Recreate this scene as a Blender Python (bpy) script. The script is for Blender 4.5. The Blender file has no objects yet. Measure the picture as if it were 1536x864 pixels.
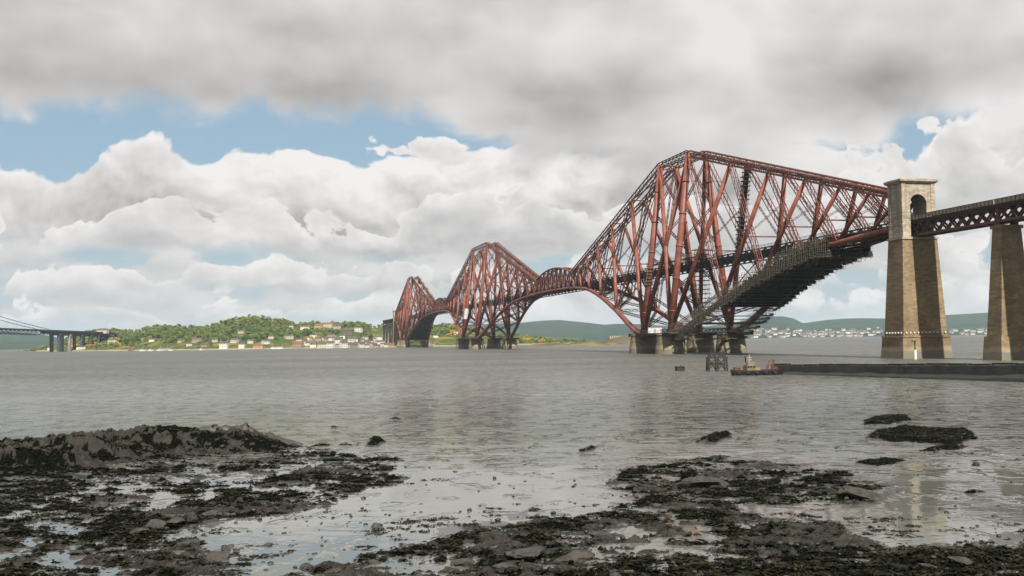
import bpy, math, random
import numpy as np
from mathutils import Vector
random.seed(7); RNG = np.random.default_rng(7)
S = bpy.context.scene; COL = S.collection

# ------------------------------------------------------------------ camera
FPX, PITCH, ROLL, CH = 1597.7, 0.04906, -0.0149, 9.02
cd = bpy.data.cameras.new("camera"); cam = bpy.data.objects.new("camera", cd); COL.objects.link(cam)
cd.sensor_width = 36.0; cd.lens = FPX / 1536.0 * 36.0; cd.clip_start = 0.5; cd.clip_end = 120000.0
cam.location = (0, 0, CH)
from mathutils import Matrix
cam.rotation_euler = (Matrix.Rotation(math.pi/2 + PITCH, 3, 'X') @ Matrix.Rotation(ROLL, 3, 'Z')).to_euler()
S.camera = cam
# ------------------------------------------------------------------ light
TH = 0.22935                                    # heading of the rail bridge
SUN_AZ = math.atan2(math.sin(TH - 0.014), -math.cos(TH - 0.014)); SUN_EL = math.radians(44)
sv = Vector((math.sin(SUN_AZ)*math.cos(SUN_EL), math.cos(SUN_AZ)*math.cos(SUN_EL), math.sin(SUN_EL)))
ld = bpy.data.lights.new("sun", 'SUN'); ld.energy = 5.0; ld.angle = math.radians(0.6); ld.color = (1.0, 0.94, 0.85)
sun = bpy.data.objects.new("sun", ld); COL.objects.link(sun); sun.rotation_euler = sv.to_track_quat('Z', 'Y').to_euler()
S.view_settings.view_transform = 'Standard'; S.view_settings.look = 'None'
S.view_settings.exposure = 0.95; S.view_settings.gamma = 1.0; S.view_settings.use_curve_mapping = False
cy = S.cycles
cy.use_denoising = True; cy.max_bounces = 5; cy.diffuse_bounces = 2; cy.glossy_bounces = 2; cy.transmission_bounces = 2
cy.volume_bounces = 0; cy.sample_clamp_direct = 4.0; cy.sample_clamp_indirect = 3.0; cy.caustics_reflective = False; cy.caustics_refractive = False

# ------------------------------------------------------------------ node helper
class NG:
    def __init__(s, tree): s.t = tree; s.n = tree.nodes; s.l = tree.links
    def _in(s, sock, v):
        if v is None: return
        if hasattr(v, 'is_output') or isinstance(v, bpy.types.NodeSocket): s.l.new(v, sock)
        else: sock.default_value = v
    def m(s, op, a, b=None, c=None, clamp=False):
        n = s.n.new('ShaderNodeMath'); n.operation = op; n.use_clamp = clamp
        for i, v in enumerate((a, b, c)): s._in(n.inputs[i], v)
        return n.outputs[0]
    def vm(s, op, a, b=None):
        n = s.n.new('ShaderNodeVectorMath'); n.operation = op
        s._in(n.inputs[0], a)
        if b is not None: s._in(n.inputs['Scale'] if op == 'SCALE' else n.inputs[1], b)
        return n.outputs[0]
    def xyz(s, x, y, z):
        n = s.n.new('ShaderNodeCombineXYZ')
        for i, v in enumerate((x, y, z)): s._in(n.inputs[i], v)
        return n.outputs[0]
    def sep(s, v):
        n = s.n.new('ShaderNodeSeparateXYZ'); s.l.new(v, n.inputs[0]); return n.outputs
    def noise(s, vec, scale, detail=6, rough=.55, dist=0., out=0):
        n = s.n.new('ShaderNodeTexNoise'); n.noise_dimensions = '3D'
        if vec is not None: s.l.new(vec, n.inputs['Vector'])
        n.inputs['Scale'].default_value = scale; n.inputs['Detail'].default_value = detail
        n.inputs['Roughness'].default_value = rough; n.inputs['Distortion'].default_value = dist
        return n.outputs[out]
    def mr(s, v, a, b, c=0., d=1., smooth=True):
        n = s.n.new('ShaderNodeMapRange'); n.interpolation_type = 'SMOOTHSTEP' if smooth else 'LINEAR'; n.clamp = True
        for i, x in enumerate((v, a, b, c, d)): s._in(n.inputs[i], x)
        return n.outputs[0]
    def mix(s, f, a, b, mode='MIX'):
        n = s.n.new('ShaderNodeMix'); n.data_type = 'RGBA'; n.blend_type = mode; n.clamp_factor = True
        s._in(n.inputs[0], f)
        for sock, v in ((n.inputs[6], a), (n.inputs[7], b)):
            s._in(sock, (*v, 1.) if isinstance(v, tuple) and len(v) == 3 else v)
        return n.outputs[2]
    def curve(s, v, pts):
        n = s.n.new('ShaderNodeFloatCurve'); c = n.mapping.curves[0]
        while len(c.points) > 2: c.points.remove(c.points[1])
        c.points[0].location = pts[0]; c.points[1].location = pts[-1]
        for p in pts[1:-1]: c.points.new(*p)
        n.mapping.update(); s._in(n.inputs['Value'], v); return n.outputs[0]

# ------------------------------------------------------------------ sky
def make_world():
    w = bpy.data.worlds.new("World"); S.world = w; w.use_nodes = True
    g = NG(w.node_tree); g.n.clear()
    sky = g.n.new('ShaderNodeTexSky'); sky.sky_type = 'NISHITA'; sky.sun_disc = False
    sky.sun_elevation = SUN_EL; sky.sun_rotation = SUN_AZ; sky.air_density = 1.0; sky.dust_density = 2.0; sky.ozone_density = 1.0
    tc = g.n.new('ShaderNodeTexCoord'); d = tc.outputs['Generated']
    x, y, z = g.sep(d)[:3]
    r = g.m('MAXIMUM', g.m('SQRT', g.m('ADD', g.m('MULTIPLY', x, x), g.m('MULTIPLY', y, y))), 1e-4)
    el = g.m('ARCTAN2', z, r); az = g.m('ARCTAN2', x, y)
    cx = g.m('DIVIDE', x, r); cyy = g.m('DIVIDE', y, r)
    C = g.xyz(cx, cyy, g.m('MULTIPLY', el, 1.35))
    wob = g.noise(C, 5.0, 3, .5, out=1)
    Cw = g.vm('ADD', C, g.vm('SCALE', g.vm('SUBTRACT', wob, (.5, .5, .5)), .10))
    # cumulus bank: its top as a height over the heading, roughened with billows
    def puff(v):
        n = g.n.new('ShaderNodeTexVoronoi'); n.voronoi_dimensions = '2D'; n.feature = 'SMOOTH_F1'; vx, vy, vz = g.sep(v)[:3]; g.l.new(g.xyz(g.m('ARCTAN2', vx, vy), vz, 0.), n.inputs['Vector']); n.inputs['Scale'].default_value = 17.; n.inputs['Detail'].default_value = 3.2; n.inputs['Roughness'].default_value = .46; n.inputs['Smoothness'].default_value = .8; n.normalize = True
        return g.mr(n.outputs['Distance'], .05, .55, 1., 0., False)
    bil = g.m('ADD', g.m('MULTIPLY', g.noise(Cw, 8.0, 8, .5), .62), g.m('MULTIPLY', puff(Cw), .38))
    fine = g.noise(Cw, 26.0, 6, .55); fine_up = g.noise(g.vm('ADD', Cw, (0.004, 0, .006)), 26.0, 6, .55)
    a01 = g.mr(az, -.6, .6, 0., 1., False)
    P = lambda px, py: ((math.atan((px-768)/FPX)+.6)/1.2, (510-(py)+(768-px)*.0)/FPX*3.5)
    top = g.curve(a01, [(0., .52), P(0, 272), P(60, 275), P(120, 262), P(160, 236), P(205, 214), P(260, 232), P(310, 262), P(345, 232), P(430, 232), P(500, 242),
                        P(548, 244), P(600, 215), P(680, 217), P(760, 214), P(900, 225), P(1000, 210), P(1150, 215), P(1310, 240), P(1360, 262), P(1410, 238), P(1450, 212), P(1530, 200), (1., .58)])
    top = g.m('DIVIDE', top, 3.5)
    edge = g.m('ADD', g.m('SUBTRACT', top, el), g.m('ADD', g.m('MULTIPLY', g.m('SUBTRACT', bil, .5), .075), g.m('MULTIPLY', g.m('SUBTRACT', fine, .5), .02)))
    m_top = g.mr(edge, -.0012, .0035)
    base = g.m('ADD', .088, g.m('MULTIPLY', g.m('SUBTRACT', g.noise(C, 3.0, 2), .5), .05))
    m_base = g.mr(g.m('ADD', el, g.m('MULTIPLY', g.m('SUBTRACT', fine, .5), .02)), g.m('SUBTRACT', base, .014), g.m('ADD', base, .006))
    hole = g.mr(g.m('ADD', bil, g.m('MULTIPLY', g.m('SUBTRACT', fine, .5), .3)), .24, .33)
    m_cum = g.m('MULTIPLY', g.m('MULTIPLY', m_top, m_base), hole)
    so, so_up = (g.noise(v, 6.5, 3.2, .48) for v in (Cw, g.vm('ADD', Cw, (.010, 0, .030))))
    pf, pf_up = puff(Cw), puff(g.vm('ADD', Cw, (.004, 0, .016)))
    relief = g.m('ADD', g.m('ADD', g.m('MULTIPLY', g.m('SUBTRACT', so, so_up), 1.9), g.m('MULTIPLY', g.m('SUBTRACT', pf, pf_up), .60)), g.m('MULTIPLY', g.m('SUBTRACT', fine, fine_up), .9))
    depth = g.mr(g.m('SUBTRACT', el, base), 0., .085, 0., 1.)
    sh = g.m('ADD', g.m('ADD', g.m('MULTIPLY', depth, .26), .36), relief)
    sh = g.m('ADD', sh, g.m('ADD', g.m('MULTIPLY', g.mr(edge, .0, .05, 1., 0.), .26), g.m('MULTIPLY', g.mr(edge, .0, .014, 1., 0.), .14)), clamp=True)
    K = 10.0
    def kcol(c): return tuple(v*K for v in c)
    def ramp(v, lo, mid, hi):
        return g.mix(g.mr(v, .5, 1., 0., 1., False), g.mix(g.mr(v, .05, .5, 0., 1., False), kcol(lo), kcol(mid)), kcol(hi))
    c_cum = ramp(sh, (.39, .375, .365), (.64, .615, .605), (.91, .875, .86))
    # small far cumulus in rows near the horizon
    Cl = g.xyz(cx, cyy, g.m('MULTIPLY', el, 2.3))
    Clw = g.vm('ADD', Cl, g.vm('SCALE', g.vm('SUBTRACT', wob, (.5, .5, .5)), .03))
    low = g.noise(Clw, 11.0, 7, .5); low_up = g.noise(g.vm('ADD', Clw, (0, 0, .02)), 11.0, 7, .5)
    m_low = g.mr(g.m('ADD', low, g.mr(el, .0, .09, .10, .0, False)), .44, .56)
    m_low = g.m('MULTIPLY', m_low, g.mr(el, .10, .14, 1., 0.))
    lo2, lo2u = (g.noise(v, 11.0, 3, .5) for v in (Clw, g.vm('ADD', Clw, (.006, 0, .03))))
    s_low = g.m('ADD', g.m('ADD', g.m('MULTIPLY', g.m('SUBTRACT', lo2, lo2u), 2.2), g.m('MULTIPLY', g.m('SUBTRACT', low, low_up), .5)), .55, clamp=True)
    c_low = ramp(s_low, (.50, .505, .505), (.63, .625, .62), (.76, .735, .72))
    # nearer rows of cumulus in front of the bank, each with bright heads and a greyer base
    rows = []
    for top_, base_, sc, amp, off, cov in ((.128, .090, 6.5, .15, 3.1, .0), (.078, .052, 10.0, .10, 7.7, .014), (.046, .026, 15.0, .06, 13.3, .010)):
        Cr = g.vm('ADD', Cw, (off, off*.7, off*.3))
        n1 = g.noise(Cr, sc, 7, .5); pr = puff(g.vm('ADD', Cw, (off*.01, 0, off*.013)))
        e = g.m('ADD', g.m('ADD', g.m('SUBTRACT', top_-cov, el), g.m('MULTIPLY', g.m('SUBTRACT', fine, .5), .022)), g.m('ADD', g.m('MULTIPLY', g.m('SUBTRACT', n1, .5), amp*2.0), g.m('MULTIPLY', g.m('SUBTRACT', pr, .5), amp*.28)))
        mk = g.m('MULTIPLY', g.mr(e, -.001, .003), g.mr(g.m('ADD', el, g.m('MULTIPLY', g.m('SUBTRACT', fine, .5), .03)), base_-.012, base_+.008))
        q1, q2 = (g.noise(v, sc*1.2, 3, .48) for v in (Cr, g.vm('ADD', Cr, (.008, 0, .022))))
        s_ = g.m('ADD', g.m('ADD', g.m('ADD', g.mr(e, 0., .06, .74, .34), g.mr(e, 0., .012, .14, 0.)), g.m('MULTIPLY', g.m('SUBTRACT', q1, q2), 1.5)), g.m('ADD', g.m('MULTIPLY', g.m('SUBTRACT', pr, .5), .28), g.m('MULTIPLY', g.m('SUBTRACT', fine, fine_up), .8)), clamp=True)
        rows.append((mk, ramp(s_, (.44, .43, .425), (.64, .62, .61), (.90, .865, .85))))
    # overcast sheet overhead, seen from below (flat layer: perspective of a plane)
    pz = g.m('ADD', g.m('MAXIMUM', z, 0.0), .10)
    Pl = g.xyz(g.m('DIVIDE', x, pz), g.m('DIVIDE', y, pz), 0.0)
    st = g.noise(g.vm('ADD', g.xyz(cx, cyy, g.m('MULTIPLY', el, 2.2)), (1.3, 0., 0.)), 4.2, 3.5, .45, .15); st2 = g.noise(Cw, 11.0, 4, .5)
    fr = g.m('ADD', g.m('MULTIPLY', g.m('SUBTRACT', bil, .5), .07), g.m('MULTIPLY', g.m('SUBTRACT', fine, .5), .035))
    low_edge = g.curve(a01, [(0., .70), P(0, 180), P(200, 168), P(420, 166), P(560, 172), P(640, 180), P(720, 205), P(800, 240), P(1000, 262), P(1200, 262),
                             P(1310, 252), P(1360, 214), P(1430, 206), P(1480, 216), P(1536, 222), (1., .70)])
    low_edge = g.m('DIVIDE', low_edge, 3.5)
    m_up = g.mr(g.m('ADD', g.m('SUBTRACT', el, low_edge), fr), -.012, .016)
    su = g.m('ADD', g.m('ADD', g.m('MULTIPLY', g.m('SUBTRACT', st, .5), 2.3), g.m('MULTIPLY', g.m('SUBTRACT', st2, .5), .9)), .68)
    su = g.m('SUBTRACT', su, g.m('MULTIPLY', g.mr(g.m('ABSOLUTE', g.m('SUBTRACT', el, .228)), .0, .05, 1., 0.), .22), clamp=True)
    c_up = ramp(su, (.31, .30, .285), (.56, .535, .52), (.82, .79, .78))
    blue = g.mix(.55, sky.outputs[0], kcol((.36, .53, .66)))
    hz = g.mr(el, -.02, .12, .75, 0.)
    blue = g.mix(hz, blue, kcol((.60, .66, .69)))
    c = g.mix(m_low, blue, c_low); c = g.mix(m_cum, c, c_cum)
    for mk, cc in reversed(rows[1:]): c = g.mix(mk, c, cc)
    c = g.mix(rows[0][0], c, rows[0][1]); c = g.mix(m_up, c, c_up)
    bg = g.n.new('ShaderNodeBackground'); g.l.new(c, bg.inputs[0]); bg.inputs[1].default_value = 0.052
    o = g.n.new('ShaderNodeOutputWorld'); g.l.new(bg.outputs[0], o.inputs[0])
    w.cycles.sampling_method = 'MANUAL'; w.cycles.sample_map_resolution = 512
make_world()

# ------------------------------------------------------------------ materials
ALB = .62
def mat(name, c1, c2=None, scale=.3, rough=.6, bump=0., bscale=None, spec=.4, detail=5, extra=None, metallic=0.):
    m = bpy.data.materials.new(name); m.use_nodes = True; g = NG(m.node_tree); b = g.n['Principled BSDF']
    geo = g.n.new('ShaderNodeNewGeometry'); pos = geo.outputs['Position']
    c2 = c2 or tuple(v*.75 for v in c1)
    c1 = tuple(v*ALB for v in c1); c2 = tuple(v*ALB for v in c2)
    f = g.mr(g.noise(pos, scale, detail, .6), .35, .65)
    col = g.mix(f, c1, c2)
    if extra: col = extra(g, pos, col)
    g._in(b.inputs['Base Color'], col); b.inputs['Roughness'].default_value = rough; b.inputs['Specular IOR Level'].default_value = spec
    b.inputs['Metallic'].default_value = metallic
    if bump:
        bn = g.n.new('ShaderNodeBump'); bn.inputs['Strength'].default_value = 1.; bn.inputs['Distance'].default_value = bump
        g.l.new(g.noise(pos, bscale or scale*4, 6, .6), bn.inputs['Height']); g.l.new(bn.outputs[0], b.inputs['Normal'])
    return m
def stone_extra(tide=None, coarse=1.0):
    def f(g, pos, col):
        px, py, pz = g.sep(pos)[:3]
        # coursed granite: brick grid wrapped on height and a horizontal run
        run = g.m('ADD', g.m('MULTIPLY', px, .80), g.m('MULTIPLY', py, .62))
        bt = g.n.new('ShaderNodeTexBrick'); g.l.new(g.xyz(run, pz, 0.), bt.inputs['Vector'])
        bt.inputs['Scale'].default_value = 1.; bt.inputs['Brick Width'].default_value = 1.7*coarse; bt.inputs['Row Height'].default_value = .7*coarse
        bt.inputs['Mortar Size'].default_value = .06; bt.inputs['Color1'].default_value = (1, 1, 1, 1); bt.inputs['Color2'].default_value = (.50, .47, .43, 1); bt.inputs['Mortar'].default_value = (.6, .58, .55, 1)
        col = g.mix(.85, col, bt.outputs[0], 'MULTIPLY')
        drip = g.mr(g.noise(g.xyz(g.m('MULTIPLY', run, 1.), 0., g.m('MULTIPLY', pz, .12)), .8, 5, .6), .42, .7)
        col = g.mix(g.m('MULTIPLY', drip, .55), col, (.10, .085, .065))
        if tide is not None:
            t = g.mr(g.m('ADD', pz, g.m('MULTIPLY', g.noise(pos, .35, 4), 2.0)), tide-.2, tide+.5, 1., 0.)
            col = g.mix(g.m('MULTIPLY', t, .93), col, (.022, .026, .018))
            t2 = g.mr(g.m('ADD', pz, g.m('MULTIPLY', g.noise(pos, .25, 4), 3.0)), tide+1.5, tide+3.2, 1., 0.)
            col = g.mix(g.m('MULTIPLY', t2, .35), col, (.30, .27, .20))
        return col
    return f
def rust(g, pos, col):
    f = g.mr(g.noise(pos, .11, 5, .65), .52, .72)
    return g.mix(g.m('MULTIPLY', f, .55), col, (.13, .042, .026))
M = {}
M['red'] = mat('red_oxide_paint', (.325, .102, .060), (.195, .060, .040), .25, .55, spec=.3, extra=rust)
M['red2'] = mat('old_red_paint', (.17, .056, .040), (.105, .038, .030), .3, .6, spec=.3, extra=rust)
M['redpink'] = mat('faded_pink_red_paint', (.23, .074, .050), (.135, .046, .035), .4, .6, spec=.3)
M['deck'] = mat('shade_dark_decking', (.050, .042, .036), (.03, .026, .022), .5, .8)  # near-black carries the shade under the deck, on slab and girders
M['granite'] = mat('pale_granite', (.60, .53, .415), (.45, .395, .30), .12, .85, bump=.05, bscale=1.2, extra=stone_extra())
M['stone'] = mat('brown_masonry', (.375, .275, .15), (.26, .19, .10), .10, .9, bump=.06, bscale=1.0, extra=stone_extra(3.6))
M['drum'] = mat('drum_masonry', (.36, .285, .18), (.24, .19, .12), .12, .9, bump=.06, bscale=1.0, extra=stone_extra(3.6))
M['pole'] = mat('weathered_scaffold_tube', (.42, .38, .27), (.20, .18, .125), .5, .6)
M['plank'] = mat('scaffold_boards', (.16, .125, .08), (.07, .055, .038), .6, .85)
M['net'] = mat('dark_scaffold_netting', (.020, .025, .024), (.011, .013, .013), .3, .9)
M['sheet'] = mat('white_sheeting', (.72, .70, .66), (.5, .48, .45), .5, .7)
M['white'] = mat('white_paint', (.80, .79, .76), (.70, .69, .66), .5, .6)
M['concrete'] = mat('road_bridge_concrete', (.34, .32, .27), (.24, .23, .2), .08, .85)
M['bluesteel'] = mat('grey_road_bridge_steel', (.085, .10, .12), (.06, .07, .085), .1, .6)
M['black'] = mat('black_paint', (.018, .018, .02), (.010, .011, .012), 1., .5)
M['timber'] = mat('wet_timber', (.035, .030, .024), (.018, .016, .013), 1., .7)
M['orange'] = mat('orange_paint', (.20, .05, .026), (.10, .03, .018), 2., .55)
M['yellow'] = mat('yellow_paint', (.27, .20, .085), (.16, .12, .06), 2., .55)
M['glass'] = mat('dark_glass', (.03, .035, .04), (.02, .022, .025), 1., .15, spec=.6)
M['jetty'] = mat('weedy_jetty_stone', (.024, .028, .023), (.010, .012, .010), .35, .85, bump=.15, bscale=1.3)
M['jetty2'] = mat('weed_covered_apron', (.018, .022, .016), (.008, .010, .008), .5, .8, bump=.2, bscale=1.6)
M['post'] = mat('galvanised_post', (.55, .56, .56), (.4, .41, .41), 1., .45)

# ------------------------------------------------------------------ mesh helpers
class MB:
    def __init__(s): s.v = []; s.f = []
    def add(s, vs, fs):
        o = len(s.v); s.v += [tuple(p) for p in vs]; s.f += [tuple(i+o for i in f) for f in fs]
    def bar(s, p, q, w, h=None, up=(0, 0, 1)):
        p = Vector(p); q = Vector(q); h = h or w; t = (q-p)
        if t.length < 1e-6: return
        t.normalize(); u = Vector(up); a = t.cross(u)
        if a.length < .05: a = t.cross(Vector((1, 0, 0)))
        a.normalize(); b = a.cross(t); a = a*(w/2); b = b*(h/2)
        vs = [p-a-b, p+a-b, p+a+b, p-a+b, q-a-b, q+a-b, q+a+b, q-a+b]
        s.add(vs, [(0, 1, 2, 3), (7, 6, 5, 4), (0, 4, 5, 1), (1, 5, 6, 2), (2, 6, 7, 3), (3, 7, 4, 0)])
    def tube(s, pts, rad, n=10, cap=True):
        pts = [Vector(p) for p in pts]; rings = []
        o = len(s.v)
        for i, p in enumerate(pts):
            t = (pts[min(i+1, len(pts)-1)]-pts[max(i-1, 0)]).normalized()
            a = t.cross(Vector((0, 0, 1)))
            if a.length < .05: a = t.cross(Vector((0, 1, 0)))
            a.normalize(); b = a.cross(t); r = rad[i] if isinstance(rad, (list, tuple)) else rad
            for k in range(n):
                an = 2*math.pi*(k+.5)/n; s.v.append(tuple(p+a*(math.cos(an)*r)+b*(math.sin(an)*r)))
        for i in range(len(pts)-1):
            for k in range(n):
                k2 = (k+1) % n; s.f.append((o+i*n+k, o+i*n+k2, o+(i+1)*n+k2, o+(i+1)*n+k))
        if cap:
            s.f.append(tuple(o+k for k in range(n))[::-1]); s.f.append(tuple(o+(len(pts)-1)*n+k for k in range(n)))
    def box(s, c, sx, sy, sz, rz=0.):
        c = Vector(c); ca, sa = math.cos(rz), math.sin(rz); vs = []
        for dz in (-.5, .5):
            for dx, dy in ((-.5, -.5), (.5, -.5), (.5, .5), (-.5, .5)):
                X, Y = dx*sx, dy*sy; vs.append((c.x+X*ca-Y*sa, c.y+X*sa+Y*ca, c.z+dz*sz))
        s.add(vs, [(3, 2, 1, 0), (4, 5, 6, 7), (0, 1, 5, 4), (1, 2, 6, 5), (2, 3, 7, 6), (3, 0, 4, 7)])
    def lattice(s, p, q, w, h, cb=.3, lb=.18, step=None, up=(0, 0, 1), faces=2):
        """box girder: four corner angles and zigzag lacing (w across, h along 'up')"""
        p = Vector(p); q = Vector(q); t = q-p; L = t.length; t.normalize()
        a = t.cross(Vector(up)); a.normalize(); b = a.cross(t)
        w2 = w if not isinstance(w, (tuple, list)) else None
        w0, w1 = (w, w) if w2 is not None else w
        h0, h1 = (h, h) if not isinstance(h, (tuple, list)) else h
        C = lambda f, i, j: p+t*(L*f)+a*(i*.5*(w0+(w1-w0)*f))+b*(j*.5*(h0+(h1-h0)*f))
        for i in (-1, 1):
            for j in (-1, 1): s.bar(C(0, i, j), C(1, i, j), cb, cb, b)
        n = max(2, int(round(L/(step or max(h0, 1.)))))
        for k in range(n):
            f0, f1 = k/n, (k+1)/n; e = 1 if k % 2 else -1
            for i in (-1, 1): s.bar(C(f0, i, e), C(f1, i, -e), lb, lb, a)
            if faces == 4:
                for j in (-1, 1): s.bar(C(f0, e, j), C(f1, -e, j), lb, lb, b)
    def build(s, name, m, parent=None, smooth=False, tag=None):
        me = bpy.data.meshes.new(name); off = parent.location if parent else Vector((0, 0, 0))
        if parent and parent.parent: off = Vector((0, 0, 0)); q = parent
        o_ = Vector(off)
        if parent:
            q = parent.parent
            while q: o_ = o_ + q.location; q = q.parent
        vs = [(v[0]-o_.x, v[1]-o_.y, v[2]-o_.z) for v in s.v]
        me.from_pydata(vs, [], s.f); me.update()
        me.materials.append(m if not isinstance(m, str) else M[m])
        if smooth: me.polygons.foreach_set('use_smooth', [True]*len(me.polygons))
        o = bpy.data.objects.new(name, me); COL.objects.link(o)
        if parent: o.parent = parent
        if tag: o['kind'] = tag
        return o
def tagit(o, label=None, cat=None, group=None, kind=None):
    if label: o['label'] = label
    if cat: o['category'] = cat
    if group: o['group'] = group
    if kind: o['kind'] = kind
    return o
def thing(name, loc, label, cat, group=None):
    o = bpy.data.objects.new(name, None); COL.objects.link(o); o.location = loc; o.empty_display_size = .5
    return tagit(o, label, cat, group)
def single(name, mb, m, loc, label, cat, group=None, smooth=False):
    """a thing that is one mesh, its origin at loc"""
    loc = Vector(loc); me = bpy.data.meshes.new(name)
    me.from_pydata([(v[0]-loc.x, v[1]-loc.y, v[2]-loc.z) for v in mb.v], [], mb.f); me.materials.append(M[m] if isinstance(m, str) else m)
    if smooth: me.polygons.foreach_set('use_smooth', [True]*len(me.polygons))
    o = bpy.data.objects.new(name, me); COL.objects.link(o); o.location = loc
    return tagit(o, label, cat, group)
def copy_tree(o, parent=None):
    c = o.copy(); COL.objects.link(c)
    if parent: c.parent = parent
    for ch in o.children: copy_tree(ch, c)
    return c
# --- numpy noise
def _h(ix, iy, seed):
    n = (ix.astype(np.int64)*374761393 + iy.astype(np.int64)*668265263 + seed*1274126177) & 0x7fffffff
    n = ((n ^ (n >> 13))*1274126177) & 0x7fffffff
    return ((n ^ (n >> 16)) & 0xffff)/65535.0
def vnoise(x, y, seed=0):
    ix = np.floor(x); iy = np.floor(y); fx = x-ix; fy = y-iy
    fx = fx*fx*fx*(fx*(fx*6-15)+10); fy = fy*fy*fy*(fy*(fy*6-15)+10)
    a = _h(ix, iy, seed); b = _h(ix+1, iy, seed); c = _h(ix, iy+1, seed); d = _h(ix+1, iy+1, seed)
    return (a*(1-fx)+b*fx)*(1-fy)+(c*(1-fx)+d*fx)*fy
def fbm(x, y, oct=5, seed=0, rough=.5):
    t = 0; a = 1; n = 0
    for i in range(oct): t = t+a*vnoise(x*2**i+i*17.3, y*2**i-i*9.1, seed+i); n += a; a *= rough
    return t/n
def sstep(x, a, b):
    t = np.clip((x-a)/(b-a), 0, 1); return t*t*(3-2*t)
# --- picture geometry: rays through the photograph's pixels (used to survey where things stand)
def ray(x, y):
    dx, dy = x-768, y-432; cr, sr = math.cos(-ROLL), math.sin(-ROLL)
    a = dx*cr-dy*sr; b = dx*sr+dy*cr; c, s = math.cos(PITCH), math.sin(PITCH)
    v = (a/FPX, 1., -b/FPX); return Vector((v[0], v[1]*c-v[2]*s, v[1]*s+v[2]*c))
def ground(x, y, z=0.):
    d = ray(x, y); k = (z-CH)/d.z; return Vector((d.x*k, d.y*k, z))
def at(x, y, D):
    d = ray(x, y); k = D/d.y; return Vector((d.x*k, D, CH+d.z*k))
def hor(px): return 521.9-.0149*px
# --- rail bridge coordinates: s along (0 at the stone portal, growing to the far shore), u across (negative = camera's side), z above high water
TIDE = 6.29
AX = Vector((-math.sin(TH), math.cos(TH), 0)); LA = Vector((math.cos(TH), math.sin(TH), 0)); P0 = Vector((154.35, 405.44, 0))
def W(s, u, z): return P0+AX*s+LA*u+Vector((0, 0, z+TIDE))

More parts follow.
